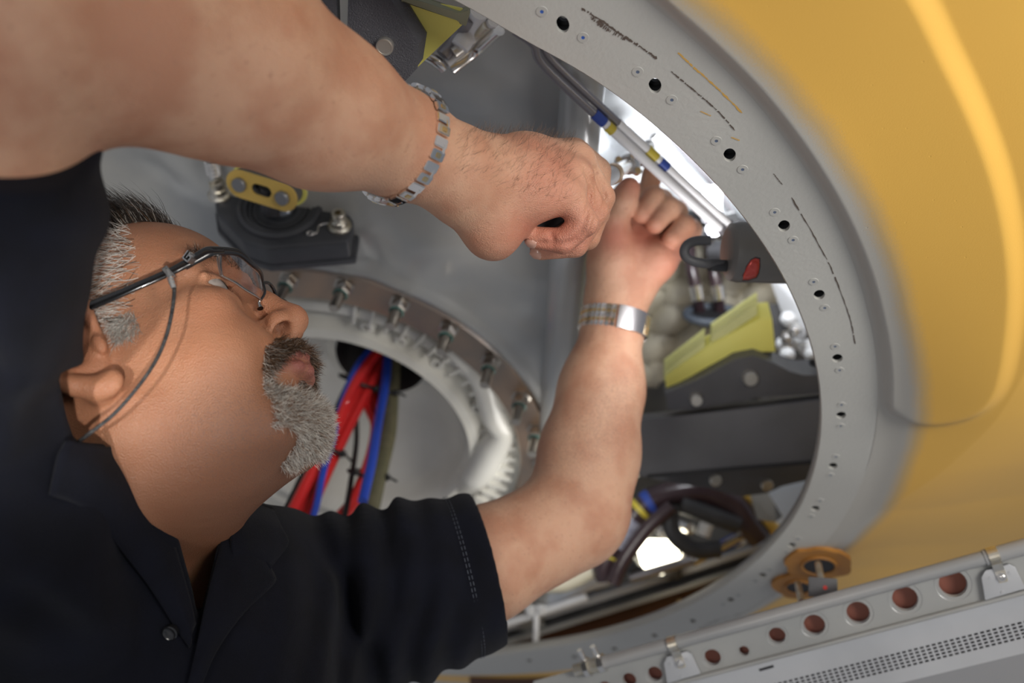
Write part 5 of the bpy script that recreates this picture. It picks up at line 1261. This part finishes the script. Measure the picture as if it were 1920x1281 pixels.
ix = pick(sidem, 20000); n_ = Nn[ix]; dl = np.stack([np.full(len(ix), -.95), np.zeros(len(ix)), np.full(len(ix), .05)], 1) + rs.normal(size=(len(ix), 3)) * .3
strands('hair', jitter(ix), n_ * .42 + wdir(dl), rs.uniform(.010, .022, len(ix)), .00018, [HG, HW_, HG, HD, HW_, HW_], man, None, 3, label='grey and white hair at the temple and side')
ix = pick(sideburn, 1800); n_ = Nn[ix]; dl = np.stack([np.full(len(ix), -.35), np.zeros(len(ix)), np.full(len(ix), -.8)], 1) + rs.normal(size=(len(ix), 3)) * .3
strands('sideburn', jitter(ix), n_ * .3 + wdir(dl), rs.uniform(.006, .012, len(ix)), .00016, [HG, HW_, HG], man, None, 4)
# moustache, goatee, brows
def must(l, n):
    a = np.abs(l[:, 1]); zc = -.0275 - .012 * (a / .030) ** 2
    return (l[:, 0] > .064) & (a < .036) & (l[:, 2] > zc - .0070) & (l[:, 2] < zc + .0055) & (l[:, 0] < .112)
def handle(l, n):
    a = np.abs(l[:, 1]); return (l[:, 0] > .062) & (a > .028) & (a < .037) & (l[:, 2] < -.036) & (l[:, 2] > -.070)
def goat(l, n):
    a = np.abs(l[:, 1]); return (l[:, 0] > .061) & (a < .038) & (l[:, 2] < -.0640 + .12 * np.clip(a - .012, 0, .03)) & (l[:, 2] > -.098 + .28 * np.clip(a - .004, 0, .05)) & (n[:, 0] > -.35)
def soul(l, n): return (l[:, 0] > .085) & (np.abs(l[:, 1]) < .008) & (l[:, 2] < -.053) & (l[:, 2] > -.066)
def brow(l, n):
    a = np.abs(l[:, 1]); zc = .044 - .10 * np.clip(a - .035, 0, 1) * 2
    return (l[:, 0] > .06) & (a > .012) & (a < .050) & (np.abs(l[:, 2] - zc) < .0045)
def lstr(nm, f_, cnt, dl, spread, ln, m_, rd=.00015, nk=.5, seed=5, droop=None, curl=.3, label=None):
    ix = pick(f_, cnt)
    if not len(ix): return
    s = np.sign(Ll[ix, 1])[:, None]; dd = np.tile(np.array(dl, float), (len(ix), 1)); dd[:, 1:2] *= s; dd = dd + rs.normal(size=dd.shape) * spread
    strands(nm, jitter(ix), Nn[ix] * nk + wdir(dd), rs.uniform(*ln, len(ix)), rd, m_, man, droop, seed, curl=curl, label=label)
lstr('moustache', must, 5200, (.20, .30, -.9), .28, (.0065, .0115), [HB, HB, HD, HLB, HLB, HB, HG], .00017, .55, 5, label='dark brown moustache flecked with grey')
lstr('moustache', handle, 700, (.1, .1, -1.0), .3, (.006, .012), [HG, HB, HW_], .00015, .5, 6)
lstr('goatee', goat, 6500, (.35, .0, -.75), .45, (.0045, .0085), [HW_, HW_, HW_, HG, HLB], .00019, .8, 7, label='short silver goatee')
lstr('goatee', soul, 350, (.2, 0, -1), .3, (.006, .010), [HB, HG, HD], .00015, .5, 8)
lstr('eyebrow', brow, 500, (.0, .9, .1), .2, (.004, .007), [HD, HB, HD, HG], .00014, .4, 9)
# fine dark hair on the back of the right hand and forearm
sx, sy = screen(V)
ix = np.where((sx > 850) & (sx < 1075) & (sy > 245) & (sy < 400) & (V[:, 1] < .72) & (Nn[:, 1] < .35) & (sy < 330 + (sx - 850) * .25))[0]; ix = ix[rs.randint(0, len(ix), 900)]
strands('arm_hair', jitter(ix), Nn[ix] * .35 + np.array([.35, .1, .55]) + rs.normal(size=(len(ix), 3)) * .25, rs.uniform(.005, .010, len(ix)), .00007, [HD, HB, HLB], man, None, 12, K=3)

# ------------------------------------------------------------------ dark polo shirt
sh_ = Solid()
up = np.array(P(-85, 450, .46))
hemR = np.array(P(-70, 365, .452))
sh_.cap(RSH + [0, 0, -.02], LSH, .066, .074, .03); sh_.cap(np.array(P(-75, 790, .525)), np.array(P(60, 1050, .61)), .066, .085, .03); sh_.cap(np.array(P(150, 1010, .66)), chest, .075, .13, .04); sh_.cap(chest + [0, 0, .02], chest - [0, 0, .22], .150, .150, .06)
sh_.cap(nb + [0, 0, -.045], chest, .075, .13, .05)
sh_.cap((RSH + LSH) / 2 + [.02, -.03, -.09], chest + [.05, -.05, 0], .10, .12, .06)
# right sleeve rising up the left edge of the picture
sh_.chain([RSH + [-.01, 0, 0], np.array(P(-128, 650, .50)), np.array(P(-86, 400, .452)), np.array(P(-70, 150, .415))], [.070, .0660, .0600, .0585], .02)
sh_.cap(np.array(P(10, 900, .57)), np.array(P(120, 1060, .64)), .035, .07, .03)
# left sleeve
SE_ = np.array(P(915, 1068, .858)); axl = (SE_ - LSH) / np.linalg.norm(SE_ - LSH)
sh_.chain([LSH, np.array(P(760, 1108, .842)), SE_], [.078, .070, .069], .03)
axr = (np.array(P(-84, 400, .452)) - np.array(P(-122, 650, .50))); axr /= np.linalg.norm(axr); HRp = np.array(P(-75, 205, .425))
wr_rs = np.random.RandomState(3)
fold_pts = [(np.array(P(*a)), np.array(P(*b_)), w, am) for a, b_, w, am in [
 ((560, 1000, .76), (640, 1281, .74), .010, .009), ((600, 985, .77), (700, 1270, .76), .008, -.008), ((660, 975, .78), (745, 1250, .78), .010, .009),
 ((720, 985, .79), (770, 1230, .80), .007, -.007), ((742, 975, .80), (735, 1120, .80), .008, .008), ((500, 1010, .72), (560, 1300, .70), .010, -.007), ((810, 955, .82), (850, 1210, .82), .009, .006),
 ((540, 1110, .70), (400, 1281, .66), .010, .010), ((300, 900, .60), (240, 1281, .60), .014, .010), ((200, 850, .56), (300, 1281, .60), .012, -.010), ((120, 900, .52), (200, 1281, .55), .016, .010),
 ((60, 700, .47), (150, 1100, .52), .014, -.010), ((90, 500, .44), (20, 900, .48), .012, .008)]]
def shirt_post(X, d):
    m_ = d < .05
    if not m_.any(): return d
    q = X[m_].astype(np.float64); e = np.zeros(len(q))
    for a, b_, w, am in fold_pts:
        ba = b_ - a; t = np.clip((q - a) @ ba / (ba @ ba), 0, 1); dd = (q - a) - t[:, None] * ba; e += 1.5 * am * np.exp(-(dd[:, 0] ** 2 + dd[:, 2] ** 2 + .1 * dd[:, 1] ** 2) / w ** 2) * np.sin(np.pi * np.clip(t * .9 + .08, 0, 1))
    # broad soft drape
    e += .0022 * np.sin(q[:, 0] * 130 + q[:, 2] * 40 + 3 * np.sin(q[:, 2] * 30)) * np.clip((q[:, 2] - (CZ - .5)) * 2, 0, 1)
    # ripples around the left sleeve
    tl = (q - LSH) @ axl; e += .0042 * np.sin(tl * 210 + 4 * np.sin(q[:, 2] * 25)) * np.exp(-((tl - .05) / .07) ** 2)
    dd = d.copy(); dd[m_] = d[m_] - e
    # hems: open ends of the sleeves and the neck
    tl = (X - SE_.astype(np.float32)) @ axl.astype(np.float32); rl = np.linalg.norm((X - SE_.astype(np.float32)) - tl[..., None] * axl.astype(np.float32), axis=-1)
    reg = rl < .12
    dd = np.where(reg, np.maximum(dd, tl), dd); dd = np.where(reg & (tl > -.03), np.maximum(dd, -(rl - .0625)), dd)
    # neck opening cut through the front panel
    U_ = np.stack([X[..., 0] / X[..., 1], -(X[..., 2] - CZ) / X[..., 1]], -1).reshape(-1, 2).astype(np.float64)
    c_ = U_.mean(0)
    if CUTlo[0] - .06 < c_[0] < CUThi[0] + .06 and CUTlo[1] - .06 < c_[1] < CUThi[1] + .06:
        sdp = (seg_sd(U_, CUT) * .65).reshape(X.shape[:-1]).astype(np.float32)
        dd = np.where(X[..., 1] < .88, np.maximum(dd, -sdp), dd)
    tr_ = (X - HRp.astype(np.float32)) @ axr.astype(np.float32); rr_ = np.linalg.norm((X - HRp.astype(np.float32)) - tr_[..., None] * axr.astype(np.float32), axis=-1)
    reg = rr_ < .14
    dd = np.where(reg, np.maximum(dd, tr_), dd)
    return dd
CUT = [(108, 700), (124, 780), (140, 828), (180, 832), (262, 834), (300, 905), (332, 1000), (362, 1110), (372, 1168), (384, 1120), (402, 1050), (416, 965), (436, 940), (600, 870), (720, 700), (400, 600)]
CUT = np.array([((x - 960) / F, (y - 640.5) / F) for x, y in CUT]); CUTlo = CUT.min(0); CUThi = CUT.max(0)
sh_.post = None
def shirt_depth(px, py, lift=.004):
    # distance along the pixel's ray at which the shirt begins
    t = np.arange(.36, 1.1, .0015); r_ = np.array(ray(px, py)); X = (np.array([0, 0, CZ]) + t[:, None] * r_).astype(np.float32)
    d = sh_.dist(X, None, None, sh_.p); k = np.where(d < 0)[0]
    return (t[k[0]] if len(k) else .66) - lift
sdep = shirt_depth
sh_.post = shirt_post
# neck opening: a V cut running down the front
vn = [np.array(P(*p)) for p in [(345, 850, .66), (362, 1000, .665), (372, 1130, .655)]]
lo = np.array([-.56, .30, CZ - .46]); hi = np.array([.06, 1.02, CZ + .12])
SV, SQ = sh_.mesh(.0026, lo, hi)
sx, sy = screen(SV); inn = (sx > -330) & (sy < 1500)
SQ = SQ[inn[SQ].all(1)]
SV = relax(SV, SQ, 3, .5)
CL = mat('navy_black_pique_cotton', (.0050, .0060, .0125), .9, 0, (.0035, .0040, .0075), 30, .5, 1500, **{'Specular IOR Level': .2, 'Sheen Weight': .03, 'Sheen Roughness': .4})
shirt = mesh_np('polo_shirt', SV, [SQ], CL, man); shirt['label'] = 'near black navy polo shirt'
# collar: two folded leaves
def leaf(name, rows, th=.0022, m_=CL, par=shirt, nu=26, nv=12):
    """cloth patch through a grid of points, given thickness"""
    G = [smooth_path(r, nu) for r in rows]; G = [[np.array(G[i][k]) for i in range(len(G))] for k in range(nu)]; G = [smooth_path(g, nv) if len(g) > 2 else [g[0] + (g[1] - g[0]) * t for t in np.linspace(0, 1, nv)] for g in G]
    V = np.array(G).reshape(-1, 3); i = np.arange(nu - 1)[:, None] * nv; j = np.arange(nv - 1)[None]
    o = mesh_np(name, V, [np.stack([i + j, i + nv + j, i + nv + j + 1, i + j + 1], -1).reshape(-1, 4)], m_, par)
    bm = bmesh.new(); bm.from_mesh(o.data); bmesh.ops.recalc_face_normals(bm, faces=bm.faces); bmesh.ops.solidify(bm, geom=list(bm.faces), thickness=th)
    for f in bm.faces: f.smooth = True
    bm.to_mesh(o.data); bm.free(); return o
_post = sh_.post; sh_.post = None
def sp(px, py, lift=.006, clampd=None):
    return np.array(P(px, py, sdep(px, py, lift)))
leaf('collar', [
 [sp(128, 826), sp(200, 838), sp(258, 842), sp(290, 905), sp(322, 1000), sp(354, 1110), sp(368, 1170)],
 [sp(112, 860, .009), sp(170, 880, .010), sp(220, 900, .011), sp(262, 960, .011), sp(300, 1040, .010), sp(340, 1140, .009), sp(360, 1190, .008)],
 [sp(95, 930, .004), sp(150, 950, .004), sp(190, 985, .004), sp(235, 1040, .004), sp(280, 1100, .004), sp(330, 1180, .004), sp(355, 1215, .004)]])
leaf('collar', [
 [sp(424, 966), sp(410, 1040), sp(394, 1100), sp(378, 1168), sp(362, 1240), sp(350, 1290)],
 [sp(465, 975, .014), sp(470, 1030, .014), sp(455, 1080, .012), sp(420, 1150, .010), sp(385, 1230, .008), sp(360, 1300, .006)],
 [sp(505, 1062, .006), sp(516, 1078, .006), sp(514, 1096, .006), sp(458, 1150, .005), sp(405, 1225, .004), sp(370, 1310, .004)]])
leaf('collar_stand', [
 [sp(422, 972, .004), sp(440, 948, .006), sp(480, 944, .008), sp(512, 952, .008)],
 [sp(432, 1000, .012), sp(455, 985, .016), sp(500, 980, .016), sp(530, 990, .012)],
 [sp(436, 1030, .012), sp(470, 1035, .014), sp(508, 1040, .012), sp(542, 1018, .006)],
 [sp(440, 1052, .008), sp(470, 1060, .008), sp(498, 1062, .006), sp(512, 1060, .004)]])
bt = P(318, 1188, sdep(318, 1188, .0035))
sh_.post = _post
# hem seams of the left sleeve and a button
for dt, rr_ in ((-.022, .0712), (-.0245, .0712)):
    c = SE_ + axl * dt; f_ = Fr(c, (0, 0, 1), None, axl); n_s = 90; V = []; Q = []
    for k in range(n_s):
        a0_ = 2 * math.pi * k / n_s; a1_ = a0_ + 2 * math.pi / n_s * .62
        b_ = len(V)
        for a_ in (a0_, a1_):
            for dr, dh_ in ((0, -.0003), (.0007, 0), (0, .0003)): V.append(f_((rr_ + dr) * math.cos(a_), (rr_ + dr) * math.sin(a_), dh_))
        Q += [(b_, b_ + 1, b_ + 4, b_ + 3), (b_ + 1, b_ + 2, b_ + 5, b_ + 4)]
    o = mesh_np('hem_stitching', V, [Q], mat('grey_thread', (.10, .11, .14), .7) if 'grey_thread' not in bpy.data.materials else bpy.data.materials['grey_thread'], shirt); o['kind'] = 'stuff'
lathe('button', Fr(bt, (1, 0, 0), None, (0.1, 1, .25)), [(.0048, .003), (.0048, -.0003), (.0040, -.0008), (.0028, -.0003), (0, -.0003)], M['frame_black'], shirt, 24)
# ------------------------------------------------------------------ eyeglasses with neck cord
def hv(x, y, z): return Vector(hw((x, y, z)))
gl = empty('eyeglasses', hv(.105, 0, .022), 'half rimmed black eyeglasses worn by the man', 'glasses')
lens_m = M['glass']
for s in (-1, 1):
    oT, oB, iB, iT = (.0967, s * .058, .0265), (.0909, s * .056, .0107), (.1003, s * .018, .0062), (.1057, s * .013, .0208)
    mt, mb, ml, mr = (.1078, s * .034, .0222), (.0965, s * .036, .0072), (.0930, s * .0575, .0185), (.1040, s * .0142, .0125)
    rows = [[oT, (.1050, s * .047, .0258), mt, (.1085, s * .022, .0222), iT], [ml, (.1010, s * .046, .0165), (.1030, s * .034, .0150), (.1045, s * .022, .0140), mr], [oB, (.0945, s * .046, .0085), mb, (.0990, s * .026, .0062), iB]]
    rows = [[hw(p) for p in r] for r in rows]
    o = leaf('lens', rows, .0013, lens_m, gl, 20, 12)
    top_ = [hw(p) for p in [(.0945, s * .0600, .0262), oT, (.1052, s * .047, .0262), (.1081, s * .034, .0227), (.1088, s * .022, .0225), iT]]
    tube('upper_rim', top_, [.0034, .0030, .0024, .0019, .0015, .0012], M['frame_black'], gl, n=50)
    tube('side_rim', [hw(p) for p in [oT, ml, oB]], [.0014, .0009, .0007], M['silver'], gl, n=16)
    tube('lower_edge', [hw(p) for p in [oB, (.0945, s * .046, .0085), mb, (.0990, s * .026, .0062), iB]], .0006, M['silver'], gl, n=30, sides=8)
    tube('inner_rim', [hw(p) for p in [iB, mr, iT]], [.0008, .0012, .0014], M['frame_black'], gl, n=14)
    # end piece and temple arm
    tube('end_piece', [hw(p) for p in [(.0985, s * .0575, .0262), (.0925, s * .0640, .0250), (.0849, s * .0672, .0231), (.0757, s * .0700, .0205)]], [.0034, .0042, .0040, .0034], M['frame_black'], gl, n=30, flat=.6, up=hw((0, 1, 0)) - HO)
    ta = tube('temple_arm', [hw(p) for p in [(.0790, s * .0700, .0212), (.0668, s * .0745, .0184), (.040, s * .0800, .0180), (.0052, s * .0830, .0203), (-.014, s * .0860, .014), (-.026, s * .083, -.012)]], [.0034, .0030, .0030, .0036, .0036, .0028], M['frame_black'], gl, n=60, flat=.55, up=hw((0, 1, 0)) - HO)
    if s < 0:
        bf_ = Fr(hv(.0820, s * .0708, .0222), HR @ np.array((1, 0, .33)), None, HR @ np.array((.25, 1, 0)))
        if bf_.n.y < 0: bf_ = Fr(bf_.o, bf_.u, None, -bf_.n)
        for (x0_, x1_, y0_, y1_) in ((-.0030, -.0022, -.0030, .0030), (-.0030, .0030, -.0030, -.0022), (-.0030, .0014, .0022, .0030), (.0006, .0014, -.0002, .0030), (-.0012, .0030, -.0006, .0002)):
            prism('metal_emblem', bf_, [(x0_, y0_), (x1_, y0_), (x1_, y1_), (x0_, y1_)], -.0036, .0012, M['silver'], gl, 0)
    tube('nose_pad', [hw(p) for p in [(.1015, s * .013, .012), (.0975, s * .011, .010), (.0965, s * .0115, .005)]], [.0006, .0012, .0022], M['silver'], gl, n=12, sides=8)
tube('bridge', [hw(p) for p in [(.1057, -.013, .0208), (.1080, -.006, .0235), (.1085, 0, .0242), (.1080, .006, .0235), (.1057, .013, .0208)]], .0013, M['frame_black'], gl, n=24)
cdp = empty('eyeglass_cord', hv(.0668, -.077, .018), 'thin black braided cord hanging from the glasses temple to the nape', 'cord')
cp_ = [P(316, 522, .578), P(326, 538, .572), P(324, 575, .562), P(312, 630, .550), P(290, 680, .542), P(255, 730, .534), P(212, 778, .527), P(165, 815, .524), P(120, 850, .55)]
tube('braided_cord', cp_, .0011, M['cord'], cdp, n=140, sides=10)
f_ = Fr(hv(.0668, -.0745, .0184), HR @ np.array((0, 0, 1)), None, HR @ np.array((1, 0, .2)))
grub = mat('grey_rubber_grip', (.20, .20, .20), .45)
for k in (-1, 0, 1): tube('grip_loop', [f_(.0040 * math.cos(a), .0030 * math.sin(a), k * .0011) for a in np.linspace(0, 2 * math.pi, 22)], .0008, grub, cdp, n=40, sides=8)
tube('grip_sleeve', [P(314, 506, .574), P(320, 524, .572), P(326, 540, .571)], [.0013, .0020, .0015], grub, cdp, n=16)
for k in range(3): lathe('coil_ring', Fr(P(319 + 2.2 * k, 520 + 6 * k, .572), (1, 0, 0), None, (.25, 0, -1)), [(.0017, -.0006), (.0024, 0), (.0017, .0006)], M['silver'], cdp, 14)

# ------------------------------------------------------------------ wrist bands
def place(o, root, fr_):
    m_ = Matrix.Identity(4)
    for k, v in enumerate((fr_.u, fr_.v, fr_.n, fr_.o)):
        for q in range(3): m_[q][k] = v[q]
    o.parent = root; o.matrix_parent_inverse = Matrix.Translation(-root.location); o.matrix_basis = m_
def boxmesh(name, sx, sy, sz, m_, bev, c=(0, 0, 0)):
    bm = bmesh.new(); bmesh.ops.create_cube(bm, size=1)
    for v in bm.verts: v.co = Vector((v.co.x * sx + c[0], v.co.y * sy + c[1], v.co.z * sz + c[2]))
    bmesh.ops.bevel(bm, geom=list(bm.edges), offset=bev, segments=2, affect='EDGES', clamp_overlap=True)
    me = bpy.data.meshes.new(name); bm.to_mesh(me); bm.free(); me.materials.append(m_)
    for p in me.polygons: p.use_smooth = True
    me.set_sharp_from_angle(angle=math.radians(40)); return me
steel = mat('polished_bracelet_steel', (.90, .87, .84), .12, 1.0); golds = mat('polished_pale_gold', (.92, .72, .42), .14, 1.0)
ax_r = (P(860, 322, .625) - P(600, 192, .545)).normalized()
rc0 = P(752, 272, .597); br = empty('link_bracelet', rc0, 'shiny silver and gold link bracelet on the near raised wrist', 'bracelet')
me_l = boxmesh('bracelet_link', .0062, .0100, .0026, steel, .0006); me_c = boxmesh('link_centre', .0034, .0040, .0034, golds, .0005, (.0, 0, .0002)); me_c2 = boxmesh('link_bar', .0068, .0020, .0034, steel, .0005, (.0033, .0028, 0))
up0 = Vector((0, 0, 1)); up0 = (up0 - ax_r * up0.dot(ax_r)).normalized(); sd0 = ax_r.cross(up0); NL = 30; RB = .0372
for k in range(NL):
    a = 2 * math.pi * k / NL; rd = up0 * math.cos(a) + sd0 * math.sin(a); tg = ax_r.cross(rd).normalized()
    o = bpy.data.objects.new('bracelet_link', me_l); col.objects.link(o); fr_ = Fr(rc0 + rd * (RB + .0005 * (k % 2)), tg, None, rd); place(o, br, fr_)
    o2 = bpy.data.objects.new('link_centre', me_c if k % 2 else me_c2); col.objects.link(o2); o2.parent = o
ax_l = (P(1157, 560, .955) - P(1140, 665, .943)).normalized()
lc0 = P(1151, 607, .951); wt = empty('watch_band', lc0, 'two-tone silver and gold watch band with clasp on the far wrist', 'watch')
bands = [boxmesh('band_bead', .0046, .0042, .0034, (golds if q % 2 else steel), .0012, (0, (q - 2) * .0044, 0)) for q in range(5)]
base = boxmesh('band_link', .0050, .0225, .0018, steel, .0006, (0, 0, -.0006))
up1 = Vector((0, -1, 0)); up1 = (up1 - ax_l * up1.dot(ax_l)).normalized(); sd1 = ax_l.cross(up1)
if sd1.x < 0: sd1 = -sd1
NL = 40; RB = .0330
for k in range(NL):
    a = 2 * math.pi * k / NL; a = (a + math.pi) % (2 * math.pi) - math.pi      # 0 faces the camera, + to the right
    if -.02 < a < 1.35: continue
    rd = up1 * math.cos(a) + sd1 * math.sin(a); tg = ax_l.cross(rd).normalized()
    o = bpy.data.objects.new('band_link', base); col.objects.link(o); place(o, wt, Fr(lc0 + rd * RB, tg, None, rd))
    for q in range(5):
        b2 = bpy.data.objects.new('band_bead', bands[q]); col.objects.link(b2); b2.parent = o
V = []; na = 18
for (rr_, ww) in ((RB + .0022, .0112), (RB + .0022, -.0112), (RB - .0008, -.0112), (RB - .0008, .0112)):
    for k in range(na):
        a = -.02 + 1.37 * k / (na - 1); rd = up1 * math.cos(a) + sd1 * math.sin(a); V.append(lc0 + rd * rr_ + ax_l * ww)
Q = []
for c in range(4):
    for k in range(na - 1): Q.append((c * na + k, c * na + k + 1, ((c + 1) % 4) * na + k + 1, ((c + 1) % 4) * na + k))
Q += [(0, na, 2 * na, 3 * na), (na - 1, 4 * na - 1, 3 * na - 1, 2 * na - 1)]
mesh_np('clasp', V, [Q], mat('brushed_steel', (.55, .54, .56), .32, 1.0), wt, False)
for a_ in (.98, 1.12):
    rd = up1 * math.cos(a_) + sd1 * math.sin(a_); tg = ax_l.cross(rd).normalized(); fr_ = Fr(lc0 + rd * (RB + .0022), tg, None, rd)
    prism('clasp_bar', fr_, [(-.0012, -.0095), (.0012, -.0095), (.0012, .0095), (-.0012, .0095)], -.0004, .0010, golds, wt, .0003)

# ------------------------------------------------------------------ the tool held by both hands
tl_ = empty('hand_driver', P(1140, 332, .80), 'chrome socket driver with white collar gripped by the fist and steadied by the fingertips', 'tool')
tube('handle', [P(985, 428, .676), P(1060, 385, .698), P(1122, 345, .735)], [.0100, .0100, .0090], M['darkrubber'], tl_, sides=20)
tube('handle_collar', [P(1110, 350, .740), P(1147, 327, .800)], .0078, M['white_tube'], tl_, sides=24)
for (x, y, d, dx) in ((1133, 338, .772, 5), (1137, 330, .78, 4)): 
    tube('red_mark', [P(x, y, d - .0078), P(x + dx, y - dx * .6, d + .004 - .0078)], .0014, M['redplastic'], tl_, sides=8)
tube('brass_ring', [P(1146, 328, .798), P(1151, 325, .806)], .0088, mat('orange_brass', (.70, .48, .28), .3, .6), tl_, sides=24)
tube('shaft', [P(1149, 326, .804), P(1176, 310, .915)], [.0070, .0062], M['silver'], tl_, sides=20)
jf = Fr(P(1180, 308, .925), (0, 0, 1), None, P(1190, 300, .96) - P(1160, 318, .86))
lathe('joint', jf, [(0, -.010), (.008, -.010), (.0105, -.004), (.0105, .004), (.008, .012), (0, .012)], M['silver'], tl_, 12)
for (dx, dy) in ((.008, .004), (-.007, .008), (.004, -.010)): lathe('joint_pin', Fr(jf(dx, dy, -.006), (1, 0, 0), None, (0, 1, 0)), [(.004, .004), (.004, -.006), (.003, -.008), (0, -.008)], M['silver'], tl_, 14)
tube('socket', [jf(0, 0, .008), jf(0, 0, .034)], .0085, M['silver'], tl_, sides=6)

# unseen light added inside the bay to blow out the white cover
area('bay_lamp_light', P(1400, 345, 1.06), P(1240, 240, 1.32), (.08, .08), 2.2, (.93, .96, 1.0))
area('bay_lamp_front', P(1340, 590, .84), P(1180, 440, .97), (.05, .05), .17, (1.0, .97, .97))  # unseen fill added to brighten the palm of the far hand
area('bay_lamp_low', P(1100, 1000, 1.15), P(900, 780, 1.35), (.12, .12), .3, (1, .97, .92))  # low light towards the white dish, no fixture modelled there
